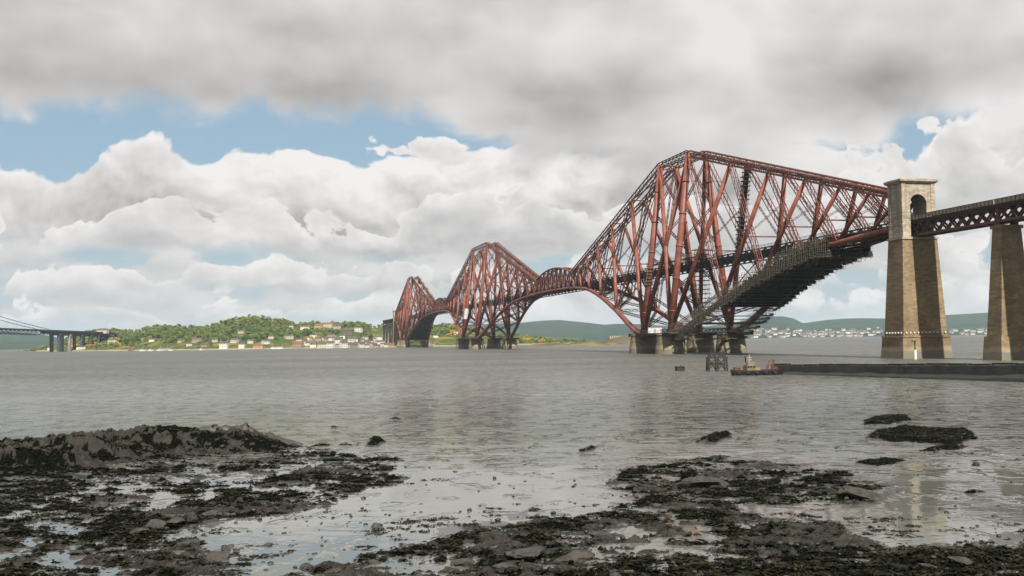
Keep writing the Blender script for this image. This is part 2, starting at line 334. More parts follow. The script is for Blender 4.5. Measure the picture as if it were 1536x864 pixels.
# ================================================================== RAIL BRIDGE
TOPD = [0, 55, 97, 132, 161, 183, 203]; BOTD = [0, 62, 103, 137, 164, 186, 205]
ARM = 207.3
BZ = ([0, 15, 37, 62, 97, 125, 146, 186, 208], [5.6, 6.8, 13.4, 21.6, 31.0, 37.0, 40.2, 43.0, 43.9])
zbot = lambda d: float(np.interp(d, *BZ))
ztop = lambda d: 108.3-53.2*d/ARM
utop = lambda d: 5.0-1.6*d/ARM
ubot = lambda d: 18.3-13.5*d/ARM
def cantilever(sS, sN, label, far=0):
    c = W((sS+sN)/2, 0, -TIDE); root = thing('cantilever', c, label, 'bridge')
    st = 1.6 if far else 1.0
    lb = .2+.06*far; cb = .34+.1*far
    for sd in (-1, 1):
        # tower
        for s in (sS, sN):
            mb = MB(); mb.tube([W(s, sd*18.3, 5.6), W(s, sd*11.6, 57), W(s, sd*5, 108.5)], [2.0, 1.9, 1.75], 12)
            for f in (.12, .3, .48, .66, .84):
                z = 5.6+f*102.9; u = sd*(18.3-13.3*f); mb.tube([W(s, u, z-.35), W(s, u-sd*.1, z+.35)], 2.22, 12)
            mb.build('tower_column', 'red', root, True)
        for a, b in ((sS, sN), (sN, sS)):
            mb = MB(); mb.tube([W(a, sd*18.0, 7), W(b, sd*5.2, 106.5)], [1.45, 1.25], 8); mb.build('tower_diagonal', 'red', root, True)
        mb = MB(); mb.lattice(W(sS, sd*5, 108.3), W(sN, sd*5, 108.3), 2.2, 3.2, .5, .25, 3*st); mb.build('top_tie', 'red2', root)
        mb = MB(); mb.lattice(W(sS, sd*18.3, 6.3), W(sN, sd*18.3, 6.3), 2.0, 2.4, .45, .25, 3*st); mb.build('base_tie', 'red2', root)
        for arm, s0 in ((-1, sS), (1, sN)):
            X = lambda d, u, z: W(s0+arm*d, sd*u, z)
            mb = MB(); mb.lattice(X(-1, utop(0), ztop(0)), X(ARM-2, utop(ARM), ztop(ARM)), (2.6, 1.7), (3.5, 2.1), .62+.1*far, .26, 4*st); 
            mb.build('top_chord', 'red', root)
            mb = MB(); ds = [0, 8, 16, 26, 37, 49, 62, 76, 90, 103, 120, 137, 150, 164, 186, ARM-1.5]
            mb.tube([X(d, ubot(d), zbot(d)) for d in ds], [1.85-.85*d/ARM for d in ds], 12); mb.build('bottom_chord', 'red', root, True)
            for i in range(6):
                rr = 1.45-.13*i
                d0, d1 = BOTD[i], TOPD[i+1]
                mb = MB(); p, q = X(d0, ubot(d0), zbot(d0)+.6), X(d1, utop(d1), ztop(d1)-1.0)
                mb.tube([p, p.lerp(q, .5), q], [rr*.9, rr, rr*.85], 8); mb.build('strut', 'red' , root, True)
                d0, d1 = TOPD[i], BOTD[i+1]; w = 3.0-.32*i
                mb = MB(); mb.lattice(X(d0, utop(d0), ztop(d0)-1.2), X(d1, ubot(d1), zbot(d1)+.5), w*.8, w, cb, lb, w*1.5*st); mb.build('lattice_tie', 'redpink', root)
            d1 = TOPD[6]; mb = MB(); mb.lattice(X(d1, utop(d1), ztop(d1)), X(d1, ubot(d1), zbot(d1)), 1.2, 1.6, .35, .2, 2.*st); mb.build('end_post', 'red2', root)
    # bracing between the two sides
    for s in (sS, sN):
        for z0, z1 in ((8, 30), (30, 52), (56, 78), (78, 104)):
            U = lambda z: 18.3-13.3*(z-5.6)/102.9
            mb = MB()
            for e in (-1, 1): mb.lattice(W(s, -e*U(z0), z0), W(s, e*U(z1), z1), 1., 1.1, .26+.08*far, .14, 2.2*st)
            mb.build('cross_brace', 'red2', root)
        mb = MB(); mb.lattice(W(s, -5, 107), W(s, 5, 107), 1.6, 2.2, .35, .2, 2*st); mb.build('top_strut', 'red2', root)
    for arm, s0 in ((-1, sS), (1, sN)):
        Y = lambda d, u, z: W(s0+arm*d, u, z)
        for i in range(6):
            a, b = TOPD[i], TOPD[i+1]; mb = MB()
            for e in (-1, 1): mb.bar(Y(a, e*utop(a), ztop(a)), Y(b, -e*utop(b), ztop(b)), .4+.15*far, .5)
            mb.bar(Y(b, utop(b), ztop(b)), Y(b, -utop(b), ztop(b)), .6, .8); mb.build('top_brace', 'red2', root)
            a, b = BOTD[i], BOTD[i+1]; mb = MB()
            for e in (-1, 1): mb.lattice(Y(a, e*ubot(a), zbot(a)), Y(b, -e*ubot(b), zbot(b)), 1.2, 1.4, .3+.1*far, .18, 2.6*st)
            mb.lattice(Y(b, -ubot(b), zbot(b)), Y(b, ubot(b), zbot(b)), 1., 1.4, .3+.1*far, .18, 2.6*st)
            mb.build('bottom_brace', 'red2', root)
            # portal frame between the struts of the two sides
            for f in ((.33, .66) if far else (.5,)):
                d = BOTD[i]+(TOPD[i+1]-BOTD[i])*f; zz = zbot(BOTD[i])+(ztop(TOPD[i+1])-zbot(BOTD[i]))*f
                uu = ubot(BOTD[i])+(utop(TOPD[i+1])-ubot(BOTD[i]))*f
                g_ = min(f+.25, .98); dg = BOTD[i]+(TOPD[i+1]-BOTD[i])*g_; zg = zbot(BOTD[i])+(ztop(TOPD[i+1])-zbot(BOTD[i]))*g_; ug = ubot(BOTD[i])+(utop(TOPD[i+1])-ubot(BOTD[i]))*g_
                mb = MB(); mb.bar(Y(d, -uu, zz), Y(d, uu, zz), .4+.1*far, .55)
                for e in (-1, 1): mb.lattice(Y(d, -e*uu, zz), Y(dg, e*ug, zg), .6, .7, .14+.07*far, .09, 2.0*st)
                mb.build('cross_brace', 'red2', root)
        # trestles carrying the rail deck
        for d in BOTD[1:5]:
            mb = MB()
            for e in (-1, 1): mb.bar(Y(d, e*ubot(d), zbot(d)), Y(d, e*4.2, 41.5), .9, .9)
            if zbot(d) < 34:
                for e in (-1, 1): mb.bar(Y(d, -e*ubot(d)*.9, zbot(d)+1), Y(d, e*4.4, 40.5), .45, .45)
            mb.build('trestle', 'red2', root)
    rail_deck(root, sS-ARM+2, sN+ARM-2, far)
    return root
def rail_deck(root, s0, s1, far=0):
    mb = MB(); mb.bar(W(s0, 0, 44.7), W(s1, 0, 44.7), 9.4, .7)
    for u in (-2.6, 2.6): mb.bar(W(s0, u, 45.2), W(s1, u, 45.2), .5, .25)
    mb.build('rail_deck', 'deck', root)
    n = int((s1-s0)/(7 if not far else 10))
    for u in (-4.6, 4.6):
        mb = MB()
        for z, h in ((46.1, .5), (41.4, .6)): mb.bar(W(s0, u, z), W(s1, u, z), .5, h)
        for k in range(n):
            a, b = s0+(s1-s0)*k/n, s0+(s1-s0)*(k+1)/n
            mb.bar(W(a, u, 41.5), W(b, u, 46), .32, .4, LA); mb.bar(W(a, u, 46), W(b, u, 41.5), .32, .4, LA); mb.bar(W(a, u, 41.5), W(a, u, 46), .3, .3)
        mb.bar(W(s0, u*.97, 43.7), W(s1, u*.97, 43.7), .12, 2.6); mb.build('deck_girder', 'deck', root)  # closing plate and dark girder colour stand for shade beneath the deck
        mb = MB(); mb.bar(W(s0, u*1.06, 47.5), W(s1, u*1.06, 47.5), .15, .18); mb.bar(W(s0, u*1.06, 46.9), W(s1, u*1.06, 46.9), .1, .1)
        for k in range(n*2): a = s0+(s1-s0)*k/(n*2); mb.bar(W(a, u*1.06, 45.8), W(a, u*1.06, 47.5), .12)
        mb.build('handrail', 'red2', root)
QS, QN, GS, GN, FS, FN = 207.3, 251.5, 772.8, 852.0, 1373.3, 1417.5
cantilever(QS, QN, 'largest and closest red steel cantilever, its landward arm ending at the stone portal', 0)
cantilever(GS, GN, 'middle red steel cantilever of the rail bridge, with the widest tower', 1)
cantilever(FS, FN, 'smallest and most distant red steel cantilever, by the village shore', 1)
def suspended(s0, s1, label, far):
    root = thing('suspended_span', W((s0+s1)/2, 0, -TIDE), label, 'bridge span'); n = 8
    zt = lambda f: 57.0+6.0*(1-(2*f-1)**2); zb = lambda f: 43.8+.5*math.sin(math.pi*f)
    for sd in (-1, 1):
        u1, u2 = sd*3.4, sd*4.8
        mb = MB(); mb.tube([W(s0+(s1-s0)*k/16, u1, zt(k/16)) for k in range(17)], .75, 8); mb.build('top_chord', 'red', root, True)
        mb = MB(); mb.tube([W(s0+(s1-s0)*k/16, u2, zb(k/16)) for k in range(17)], .95, 8); mb.build('bottom_chord', 'red', root, True)
        for k in range(n+1):
            a = s0+(s1-s0)*k/n; mb = MB(); mb.bar(W(a, u2, zb(k/n)), W(a, u1, zt(k/n)), .7, .8); mb.build('vertical_post', 'red', root)
            if k < n:
                b = s0+(s1-s0)*(k+1)/n; mb = MB()
                mb.lattice(W(a, u2, zb(k/n)), W(b, u1, zt((k+1)/n)), .7, .9, .24, .15, 2.4); mb.lattice(W(a, u1, zt(k/n)), W(b, u2, zb((k+1)/n)), .7, .9, .24, .15, 2.4)
                mb.build('web_brace', 'redpink', root)
    for k in range(n):
        a, b = s0+(s1-s0)*k/n, s0+(s1-s0)*(k+1)/n; mb = MB()
        for e in (-1, 1):
            mb.bar(W(a, e*3.4, zt(k/n)), W(b, -e*3.4, zt((k+1)/n)), .4, .4); mb.bar(W(a, e*4.8, zb(k/n)), W(b, -e*4.8, zb((k+1)/n)), .5, .5)
        mb.build('wind_brace', 'red2', root)
    rail_deck(root, s0+.5, s1-.5, far)
suspended(QN+ARM, GS-ARM, 'low arched girder span between the largest and the middle cantilever', 1)
suspended(GN+ARM, FS-ARM, 'short girder span between the middle and the smallest cantilever', 1)

# round stone piers under the cantilevers
def drum(s, sd, label):
    c = W(s, sd*18.3, -TIDE); root = thing('drum_pier', c, label, 'bridge pier', 'round stone piers under the cantilevers')
    zs = [-2.5, 3., 6.2, 10.6]; rs = [9.2, 8.8, 8.2, 7.7]
    mb = MB(); mb.tube([c+Vector((0, 0, z)) for z in zs], rs, 28); mb.build('shaft', 'drum', root)
    mb = MB(); mb.tube([c+Vector((0, 0, z)) for z in (10.6, 10.9, 11.5, 11.5)], [8.0, 8.2, 8.2, 3.], 28); mb.build('coping', 'granite', root)
    mb = MB(); mb.tube([c+Vector((0, 0, z)) for z in (11.5, 12.1)], [3.2, 2.9], 14); mb.build('bedplate', 'black', root)
for nm, sS, sN in (('largest cantilever', QS, QN), ('middle cantilever', GS, GN), ('smallest cantilever', FS, FN)):
    for s, w1 in ((sS, 'landward'), (sN, 'seaward')):
        for sd, w2 in ((-1, 'nearer'), (1, 'farther')):
            w1_ = {'landward': 'south', 'seaward': 'north'}[w1]
            drum(s, sd, f'round pier under the {w1_} leg, {w2} side, of the {nm}')

# stone portal towers
def portal(sc, label, m1='stone', m2='granite', k=1., uc=0., far=False, zw=-8.5):
    root = thing('portal_tower', W(sc, uc, -TIDE), label, 'bridge tower')
    def frus(mb, z0, u0, s0, z1, u1, s1):
        vs = [W(sc+a*s, uc+b*u, z) for z, u, s in ((z0, u0, s0), (z1, u1, s1)) for a, b in ((-1, -1), (-1, 1), (1, 1), (1, -1))]
        mb.add(vs, [(0, 1, 2, 3)[::-1], (4, 5, 6, 7), (0, 1, 5, 4), (1, 2, 6, 5), (2, 3, 7, 6), (3, 0, 4, 7)])
    mb = MB(); frus(mb, zw, 10.6, 7.6, 1.6, 9.9, 6.9); mb.build('plinth', m1, root)
    mb = MB(); frus(mb, 1.6, 10.2, 7.2, 2.2, 10.1, 7.1); mb.build('plinth_course', m1, root)
    mb = MB(); frus(mb, 2.2, 9.3, 6.3, 38.6, 7.35, 4.75); mb.build('shaft', m1, root)
    mb = MB(); frus(mb, 38.6, 7.75, 5.15, 39.4, 7.75, 5.15); mb.build('string_course', m2, root)
    w, r, zs_, zt_, hs = 6.9, 3.5, 52.2, 60.6, 4.4
    prof = [(-w, 39.4), (-w, zt_), (w, zt_), (w, 39.4), (r, 39.4)]+[(r*math.cos(t), zs_+r*math.sin(t)) for t in [math.pi*i/16 for i in range(17)]]+[(-r, 39.4)]
    n = len(prof); mb = MB()
    vs = [W(sc-hs, uc+u, z) for u, z in prof]+[W(sc+hs, uc+u, z) for u, z in prof]
    mb.add(vs, [tuple(range(n)), tuple(range(2*n-1, n-1, -1))]+[(i, i+n, (i+1) % n+n, (i+1) % n) for i in range(n)]); mb.build('arch_block', m2, root)
    for e in (-1, 1):
        for g_ in (-1, 1):
            mb = MB(); p = W(sc+g_*(hs-.55), uc+e*(w-.75), 0); mb.bar(W(sc+g_*(hs-.5), uc+e*(w-.65), 39.4), W(sc+g_*(hs-.5), uc+e*(w-.65), 59.9), 1.7, 1.5, AX); mb.build('corner_pilaster', m2, root)
        mb = MB(); mb.bar(W(sc-hs-.08, uc+e*5.15, 46.6), W(sc-hs-.08, uc+e*5.15, 47.2), .2, 3.3, LA); mb.build('impost', m2, root)
    mb = MB(); frus(mb, 59.9, 7.5, 5.0, 60.5, 8.0, 5.5); frus(mb, 60.5, 8.1, 5.6, 61.3, 8.1, 5.6); frus(mb, 61.3, 7.6, 5.1, 61.7, 7.2, 4.8); mb.build('cornice', m2, root)
    if not far:
        for k_ in range(11):
            mb = MB(); p = W(sc-6.35, uc-8.2+k_*1.64, 3.4); mb.box(p, .5, .8, .55, TH); mb.build('corbel', 'white', root)
        for k_ in range(6):
            mb = MB(); p = W(sc-5+k_*1.9, uc-9.3, 3.4); mb.box(p, .8, .45, .55, TH); mb.build('corbel', 'white', root)
    return root
portal(0, 'tall stone portal tower with an arch, where the red cantilever meets the viaduct', uc=-1.3)
portal(1627, 'small distant stone portal tower beside the smallest cantilever', uc=0, far=True, zw=-3)

# approach viaducts
def approach(s0, s1, label, group=None, far=False):
    root = thing('viaduct_span', W((s0+s1)/2, 0, -TIDE), label, 'bridge span', group)
    zt, zb = 45.1, 40.1
    mb = MB(); mb.bar(W(s0, 0, 45.5), W(s1, 0, 45.5), 9.0, .5); mb.bar(W(s0, 0, 45.0), W(s1, 0, 45.0), 8.4, .6); mb.build('deck', 'deck', root)
    n = max(1, int(round(abs(s1-s0)/5.3)))
    for u in (-3.0, 3.0):
        mb = MB(); mb.bar(W(s0, u, zt-.35), W(s1, u, zt-.35), .9, .6); mb.build('top_boom', 'red2', root)
        mb = MB(); mb.bar(W(s0, u, zb), W(s1, u, zb), .9, .8); mb.build('bottom_boom', 'red2', root)
        for k in range(n):
            a, b = s0+(s1-s0)*k/n, s0+(s1-s0)*(k+1)/n
            for za, z2 in ((zb, zt-.6), (zt-.6, zb)):
                mb = MB(); mb.bar(W(a, u, za), W(b, u+.02, z2), .35 if za == zb else .42, .75, LA); mb.build('diagonal', 'red2', root)
        for a in (s0, s1):
            mb = MB(); mb.bar(W(a, u, zb), W(a, u, zt), 1., .8); mb.build('end_post', 'red2', root)
    for k in range(n+1):
        a = s0+(s1-s0)*k/n; mb = MB(); mb.bar(W(a, -3, zb), W(a, 3, zb), .35, .5); mb.build('cross_girder', 'red2', root)
    np_ = max(2, int(abs(s1-s0)/2.05))
    for sd in (-1, 1):
        for k in range(np_):
            a = s0+(s1-s0)*(k+.04)/np_; b = s0+(s1-s0)*(k+.80)/np_
            mb = MB(); mb.bar(W(a, sd*4.6, 46.55), W(b, sd*4.6, 46.55), .12, 1.45); mb.build('parapet_panel', 'granite' if not far else 'concrete', root)
        mb = MB(); mb.bar(W(s0, sd*4.6, 47.35), W(s1, sd*4.6, 47.35), .3, .2)
        for k in range(np_): a = s0+(s1-s0)*(k+.92)/np_; mb.bar(W(a, sd*4.6, 45.6), W(a, sd*4.6, 47.3), .22)
        mb.build('handrail', 'red2', root)
approach(3.0, -51.0, 'red lattice girder viaduct span between the stone portal and the next pier')
approach(-51.4, -102.0, 'red lattice girder viaduct span at the right edge, beyond the slim stone pier')
for k in range(4): approach(1631+51.3*k, 1681.9+51.3*k, 'distant dark viaduct span running from the small portal towards the village hill', 'distant viaduct spans', True)
def vpier(s, label, group=None, m='stone', zw=-8.5):
    root = thing('viaduct_pier', W(s, 0, -TIDE), label, 'bridge pier', group)
    def frus(mb, z0, u0, s0, z1, u1, s1):
        vs = [W(s+a*ss, b*u, z) for z, u, ss in ((z0, u0, s0), (z1, u1, s1)) for a, b in ((-1, -1), (-1, 1), (1, 1), (1, -1))]
        mb.add(vs, [(3, 2, 1, 0), (4, 5, 6, 7), (0, 1, 5, 4), (1, 2, 6, 5), (2, 3, 7, 6), (3, 0, 4, 7)])
    mb = MB(); frus(mb, zw, 7.6, 5.0, 1.6, 6.9, 4.3); mb.build('plinth', m, root)
    mb = MB(); frus(mb, 1.6, 6.3, 3.7, 37.6, 3.8, 2.3); mb.build('shaft', m, root)
    mb = MB(); frus(mb, 37.6, 4.3, 2.8, 38.7, 4.3, 2.8); mb.build('cap', m, root)
    for u in (-3, 3): mb = MB(); mb.box(W(s, u, 39.25), 1.4, 2.6, 1.1, TH); mb.build('bearing', 'black', root)
approach(-102.4, -153.0, 'viaduct span wholly outside the picture to the right')
vpier(-102.2, 'stone viaduct pier outside the picture to the right')
vpier(-51.2, 'slim tapering stone viaduct pier standing beside the portal tower')
for k in range(4): vpier(1682.2+51.3*k, 'pale stone pier of the distant viaduct by the village', 'distant viaduct piers', 'concrete', 0)

# ------------------------------------------------------------------ scaffolds on the largest cantilever
#SCAF
def scaffold_arm():
    s0 = QS; root = thing('scaffold', W(150, 0, -TIDE), 'dark scaffolding stepped along the underside of the landward arm of the largest cantilever', 'scaffold')
    seg = 4.6; d = 4.
    poles = MB(); boards = MB(); k = 0
    while d < 160:
        dm = d+seg/2; z = zbot(dm); u = ubot(dm); zl = z-4.4+random.uniform(-.5, .7)
        a, b = s0-d, s0-d-seg
        for sd in (-1, 1):
            uc = sd*u
            top = z+4.2 if sd < 0 else z+2.0
            for uu in (uc-2.6, uc+2.6):
                for i in range(3):
                    s = a-seg*i/3+random.uniform(-.1, .1); poles.bar(W(s, uu, zl-random.uniform(0, 2.2)), W(s, uu, top+random.uniform(-.6, 1.)), .17)
                zz = zl
                while zz < top:
                    poles.bar(W(a+.6, uu, zz), W(b-.6, uu, zz), .15); poles.bar(W(a+.4, uu, zz+1.0), W(b-.4, uu, zz+1.0), .11)
                    if random.random() < .4: boards.bar(W(a+.3, uu+(.5 if uu < uc else -.5), zz+.15), W(b-.3, uu+(.5 if uu < uc else -.5), zz+.15), 1.1, .14)
                    zz += 2.05
            for i in range(2):
                poles.bar(W(a, uc-2.6, zl+1), W(b, uc-2.6, top-1), .11); poles.bar(W(a-seg*i/2, uc-2.6, zl), W(a-seg*i/2, uc+2.6, zl), .15)
        # working platform slung between the two sides
        mb = MB(); n = 5
        a0 = a; 
        for i in range(n):
            if random.random() < .12: continue
            ss = a-seg*(i+.5)/n
            if d < 92 and random.random() < .5-.3*d/92: continue
            mb.bar(W(ss, -u-2.8-random.random()*1.2, zl-.1*i), W(ss, u+2.8+random.random()*1.5, zl-.1*i), seg/n*.86, .22, (0, 0, 1))
        mb.bar(W(a, -u-2.9, zl+.4), W(b, -u-2.9, zl+.4), .12, 1.0); mb.bar(W(a, u+2.9, zl+.4), W(b, u+2.9, zl+.4), .12, 1.0)
        mb.build('platform', 'plank', root)
        if d > 60:
            mb = MB(); mb.bar(W(a, 0, z-2.2), W(b, 0, z-2.2+(zbot(dm+seg)-z)*.5), 2*u*.9, .2); mb.build('soffit_netting', 'net', root)
            mb = MB(); mb.bar(W(b, -u-2.6, zl+.9), W(b, u+2.6, zl+.9), .1, 2.0); mb.build('riser_netting', 'net', root)
        for e in (-1, 1):
            if (d > 85 and e < 0) or (d > 60 and e > 0): mb = MB(); mb.bar(W(a, e*(u+1.9), z-1.6), W(b, e*(u+1.9), z-1.6), .1, 6.2 if e < 0 else 5.); mb.build('side_netting', 'net', root)
        d += seg; k += 1
    poles.build('scaffold_tube', 'pole', root, tag='stuff'); boards.build('board', 'plank', root, tag='stuff')
scaffold_arm()
def scaffold_strut(p, q, label, w=5., step=2.6, m='net', core=True):
    p = Vector(p); q = Vector(q); root = thing('scaffold', p, label, 'scaffold'); n = int((q-p).length/step); poles = MB()
    for k in range(n+1):
        c = p.lerp(q, k/n); mb = MB(); ww = w*random.uniform(.85, 1.2)
        mb.box(c, ww, w*.8, .22, TH); mb.build('platform', 'plank', root)
    for i, j in ((-1, -1), (1, -1), (1, 1), (-1, 1)):
        o = AX*(i*w*.32)+LA*(j*w*.32); poles.bar(p+o, q+o, .2)
    for k in range(n):
        a, b = p.lerp(q, k/n), p.lerp(q, (k+1)/n)
        for j in (-1, 1):
            e = 1 if k % 2 else -1; poles.bar(a+AX*(e*w*.32)+LA*(j*w*.32), b-AX*(e*w*.32)+LA*(j*w*.32), .13)
    poles.build('scaffold_tube', 'pole', root, tag='stuff')
    if core:
        mb = MB(); mb.bar(p, q, w*.42, w*.42, AX); mb.build('netting', m, root)
pb = W(QS-3, ubot(0)+.0, 12); pt = W(QS-TOPD[1], utop(55), ztop(55)-3)
scaffold_strut(pb.lerp(pt, .42), pt, 'dark scaffold wrapped around a far strut, platforms sticking out like teeth')
scaffold_strut(W(QS-8, -2, 10), W(QS-8, -2, 52), 'pale open scaffold tower standing inside the largest cantilever', 9, 2.4, core=False)
scaffold_strut(W(QN, -18.3+13.3*.27, 35), W(QN, -18.3+13.3*.37, 45), 'small scaffold around the far tower leg on the nearer side of the largest cantilever', 6.5, 2.0, core=False)
def tower_walkway():
    root = thing('walkway', W((QS+QN)/2, -11, 48), 'boarded working platform across the largest tower at rail level', 'platform')
    mb = MB(); mb.bar(W(QS-20, -9, 47.5), W(QN+14, -9, 47.5), 3.2, .3); mb.build('board_deck', 'plank', root)
    for z in (48.5, 49.6): mb = MB(); mb.bar(W(QS-20, -10.5, z), W(QN+14, -10.5, z), .12); mb.build('rail', 'pole', root)
    mb = MB()
    for k in range(40): s = QS-20+(QN-QS+34)*k/39; mb.bar(W(s, -10.5, 46.1), W(s, -10.5, 49.7), .12)
    mb.build('rail_post', 'pole', root, tag='stuff')
tower_walkway()
# white cabin and its platform, widened for shade; other platforms added to shade drums
for sd, w2, nm_, QS_, QN_ in ((-1, 'nearer', 'largest', QS, QN), (1, 'farther', 'largest', QS, QN), (-1, 'nearer', 'middle', GS, GN), (1, 'farther', 'middle', GS, GN)):
    root = thing('pier_shade_platform', W((QS_+QN_)/2, sd*19, 5.4), f'dark platform laid out to shade the two {w2} piers of the {nm_} cantilever', 'platform')
    mb = MB(); mb.bar(W(QS_-15, sd*19.5, 5.45), W(QN_+8, sd*19.5, 5.45), 11, .4); mb.build('deck', 'plank', root)
    for u in (-25.1, -13.9): mb = MB(); mb.bar(W(QS_-15, -sd*u, 4.6), W(QN_+8, -sd*u, 4.6), .3, 1.5); mb.build('shade_skirt', 'net', root)  # dark skirts added below the deck to deepen the shade on the drums
    for k in range(12): mb = MB(); s = QS_-14+k*(QN_-QS_+20)/11; mb.bar(W(s, sd*25, 5.6), W(s, sd*25, 7.0), .15); mb.build('rail_post', 'pole', root)
    mb = MB(); mb.bar(W(QS_-15, sd*25, 7.0), W(QN_+8, sd*25, 7.0), .12); mb.build('rail', 'pole', root)
root = thing('site_cabin', W(223, -21.4, 5.6), 'white site cabin on the platform between the two nearer piers', 'cabin')
mb = MB(); mb.box(W(223, -21.4, 7.2), 2.6, 8.0, 3.0, TH+.95); mb.build('body', 'white', root)
mb = MB(); mb.box(W(223, -21.4, 8.8), 2.9, 8.3, .2, TH+.95); mb.build('roof', 'sheet', root)
mb = MB(); q = Vector((math.cos(TH+.95+math.pi), math.sin(TH+.95+math.pi), 0)); mb.box(W(223, -21.4, 6.9)+q*1.32, .08, 1., 2., TH+.95); mb.build('door', 'concrete', root)
mast = MB(); mast.tube([W(QN, -5, 109.5), W(QN, -5, 117.5)], [.22, .08], 6); mast.bar(W(QN, -5.8, 114), W(QN, -4.2, 114), .1)
single('mast', mast, 'post', W(QN, -5, 109.5), 'thin mast on the far corner of the largest tower top', 'mast')
# white sheeting and dark netting on the distant cantilever
for i, (d, ln, h, lab) in enumerate(((2, 14, 4.5, 'topmost'), (32, 20, 4.0, 'second'), (66, 26, 3.6, 'third'), (112, 30, 3.6, 'lowest'))):
    root = thing('sheeting', W(FS-d-ln/2, 0, ztop(d+ln/2)), f'{lab} of the white sheeted scaffolds on the sloping top of the smallest cantilever', 'sheeting', 'white sheeting on the smallest cantilever')
    for sd in (-1, 1):
        mb = MB(); mb.bar(W(FS-d, sd*utop(d), ztop(d)+1), W(FS-d-ln, sd*utop(d+ln), ztop(d+ln)+1), 2.6, h*.7); mb.build('sheet', 'concrete', root)
root = thing('netting', W(FS-60, 0, 0), 'dark netting hung between the bottom chords of the smallest cantilever', 'netting')
for i in range(7):
    d0, d1 = 6+i*20, 25.5+i*20
    mb = MB(); mb.bar(W(FS-d0, 0, zbot(d0)-.5), W(FS-d1, 0, zbot(d1)-.5), 2*ubot((d0+d1)/2)-4, .4); mb.build('net_panel', 'net', root)
mb = MB(); mb.tube([W(GN, -18.3+13.3*.22, 28), W(GN, -18.3+13.3*.34, 40)], 2.4, 10)
single('sheeting', mb, 'sheet', W(GN, -15.4, 28), 'pale sheeting wrapped round one leg of the middle cantilever', 'sheeting')

# ================================================================== WATER
def water_mat():
    m = bpy.data.materials.new('firth_water'); m.use_nodes = True; g = NG(m.node_tree); b = g.n['Principled BSDF']
    pos = g.n.new('ShaderNodeNewGeometry').outputs['Position']; px, py, pz = g.sep(pos)[:3]
    dist = g.m('SQRT', g.m('ADD', g.m('MULTIPLY', px, px), g.m('MULTIPLY', py, py)))
    # gusts change the colour a little; the shallows by the beach are calm
    gust = g.noise(g.xyz(g.m('MULTIPLY', px, .35), py, 0.), .012, 4, .55)
    b.inputs['Base Color'].default_value = (.050, .050, .040, 1)
    g._in(b.inputs['Base Color'], g.mix(g.mr(gust, .35, .65), (.100, .103, .090), (.078, .080, .072)))
    b.inputs['IOR'].default_value = 1.33; b.inputs['Specular IOR Level'].default_value = .5
    sp = g.xyz(g.m('MULTIPLY', px, .55), py, 0.); sq = g.xyz(g.m('MULTIPLY', px, .7), g.m('MULTIPLY', py, .45), 0.)
    w1 = g.noise(sp, .55, 3, .6, .4); w2 = g.noise(sq, .62, 3, .6, .3); w3 = g.noise(sp, .10, 3, .5)
    ridge = lambda v: g.m('SUBTRACT', 1., g.m('ABSOLUTE', g.m('MULTIPLY', g.m('SUBTRACT', v, .5), 3.)))
    h = g.m('ADD', g.m('ADD', g.m('MULTIPLY', ridge(w1), .34), g.m('MULTIPLY', g.mr(w2, .545, .655), 1.9)), g.m('MULTIPLY', w3, 1.8))
    sw = g.noise(g.xyz(g.m('MULTIPLY', px, .11), g.m('MULTIPLY', py, .62), 0.), 1.0, 3, .5, .3)
    h = g.m('ADD', h, g.m('MULTIPLY', g.mr(sw, .52, .66), g.mr(dist, 84., 105., 0., 1.)))
    calm = g.m('MULTIPLY', g.mr(g.m('ADD', dist, g.m('MULTIPLY', g.m('SUBTRACT', g.noise(pos, .08, 3), .5), 30.)), 70., 118., .018, 1.), g.mr(gust, .3, .6, .65, 1.1))
    bn = g.n.new('ShaderNodeBump'); bn.inputs['Strength'].default_value = 1.; bn.inputs['Distance'].default_value = 1.0
    g.l.new(g.m('MULTIPLY', h, calm), bn.inputs['Height']); g.l.new(bn.outputs[0], b.inputs['Normal'])
    g._in(b.inputs['Roughness'], g.mr(dist, 78., 380., .04, .38, False))
    return m
M['water'] = water_mat()
mb = MB(); mb.add([(-40000, -400, 0), (40000, -400, 0), (40000, 60000, 0), (-40000, 60000, 0)], [(0, 1, 2, 3)])
tagit(mb.build('water', 'water'), kind='structure')
mb = MB(); mb.add([(-40000, -400, -6), (40000, -400, -6), (40000, 60000, -6), (-40000, 60000, -6)], [(0, 1, 2, 3)])
M['mud'] = mat('sea_bed_mud', (.06, .055, .045), (.04, .036, .03), .05, .9)
tagit(mb.build('sea_bed', 'mud'), kind='structure')

# ================================================================== LAND
def grid_mesh(name, X, Y, Z, m, kind='structure', attrs=None, smooth=True):
    r, c = X.shape; me = bpy.data.meshes.new(name); n = r*c
    co = np.empty((n, 3), np.float32); co[:, 0] = X.ravel(); co[:, 1] = Y.ravel(); co[:, 2] = Z.ravel()
    idx = np.arange(n).reshape(r, c); q = np.stack([idx[:-1, :-1], idx[:-1, 1:], idx[1:, 1:], idx[1:, :-1]], -1).reshape(-1, 4)
    me.vertices.add(n); me.vertices.foreach_set('co', co.ravel()); me.loops.add(q.size); me.loops.foreach_set('vertex_index', q.ravel().astype(np.int32))
    me.polygons.add(len(q)); me.polygons.foreach_set('loop_start', np.arange(0, q.size, 4, dtype=np.int32)); me.polygons.foreach_set('loop_total', np.full(len(q), 4, np.int32))
    me.polygons.foreach_set('use_smooth', np.full(len(q), smooth)); me.update(calc_edges=True)
    for k, v in (attrs or {}).items():
        a = me.attributes.new(k, 'FLOAT', 'POINT'); a.data.foreach_set('value', v.ravel().astype(np.float32))
    me.materials.append(M[m]); o = bpy.data.objects.new(name, me); COL.objects.link(o); o['kind'] = kind
    return o
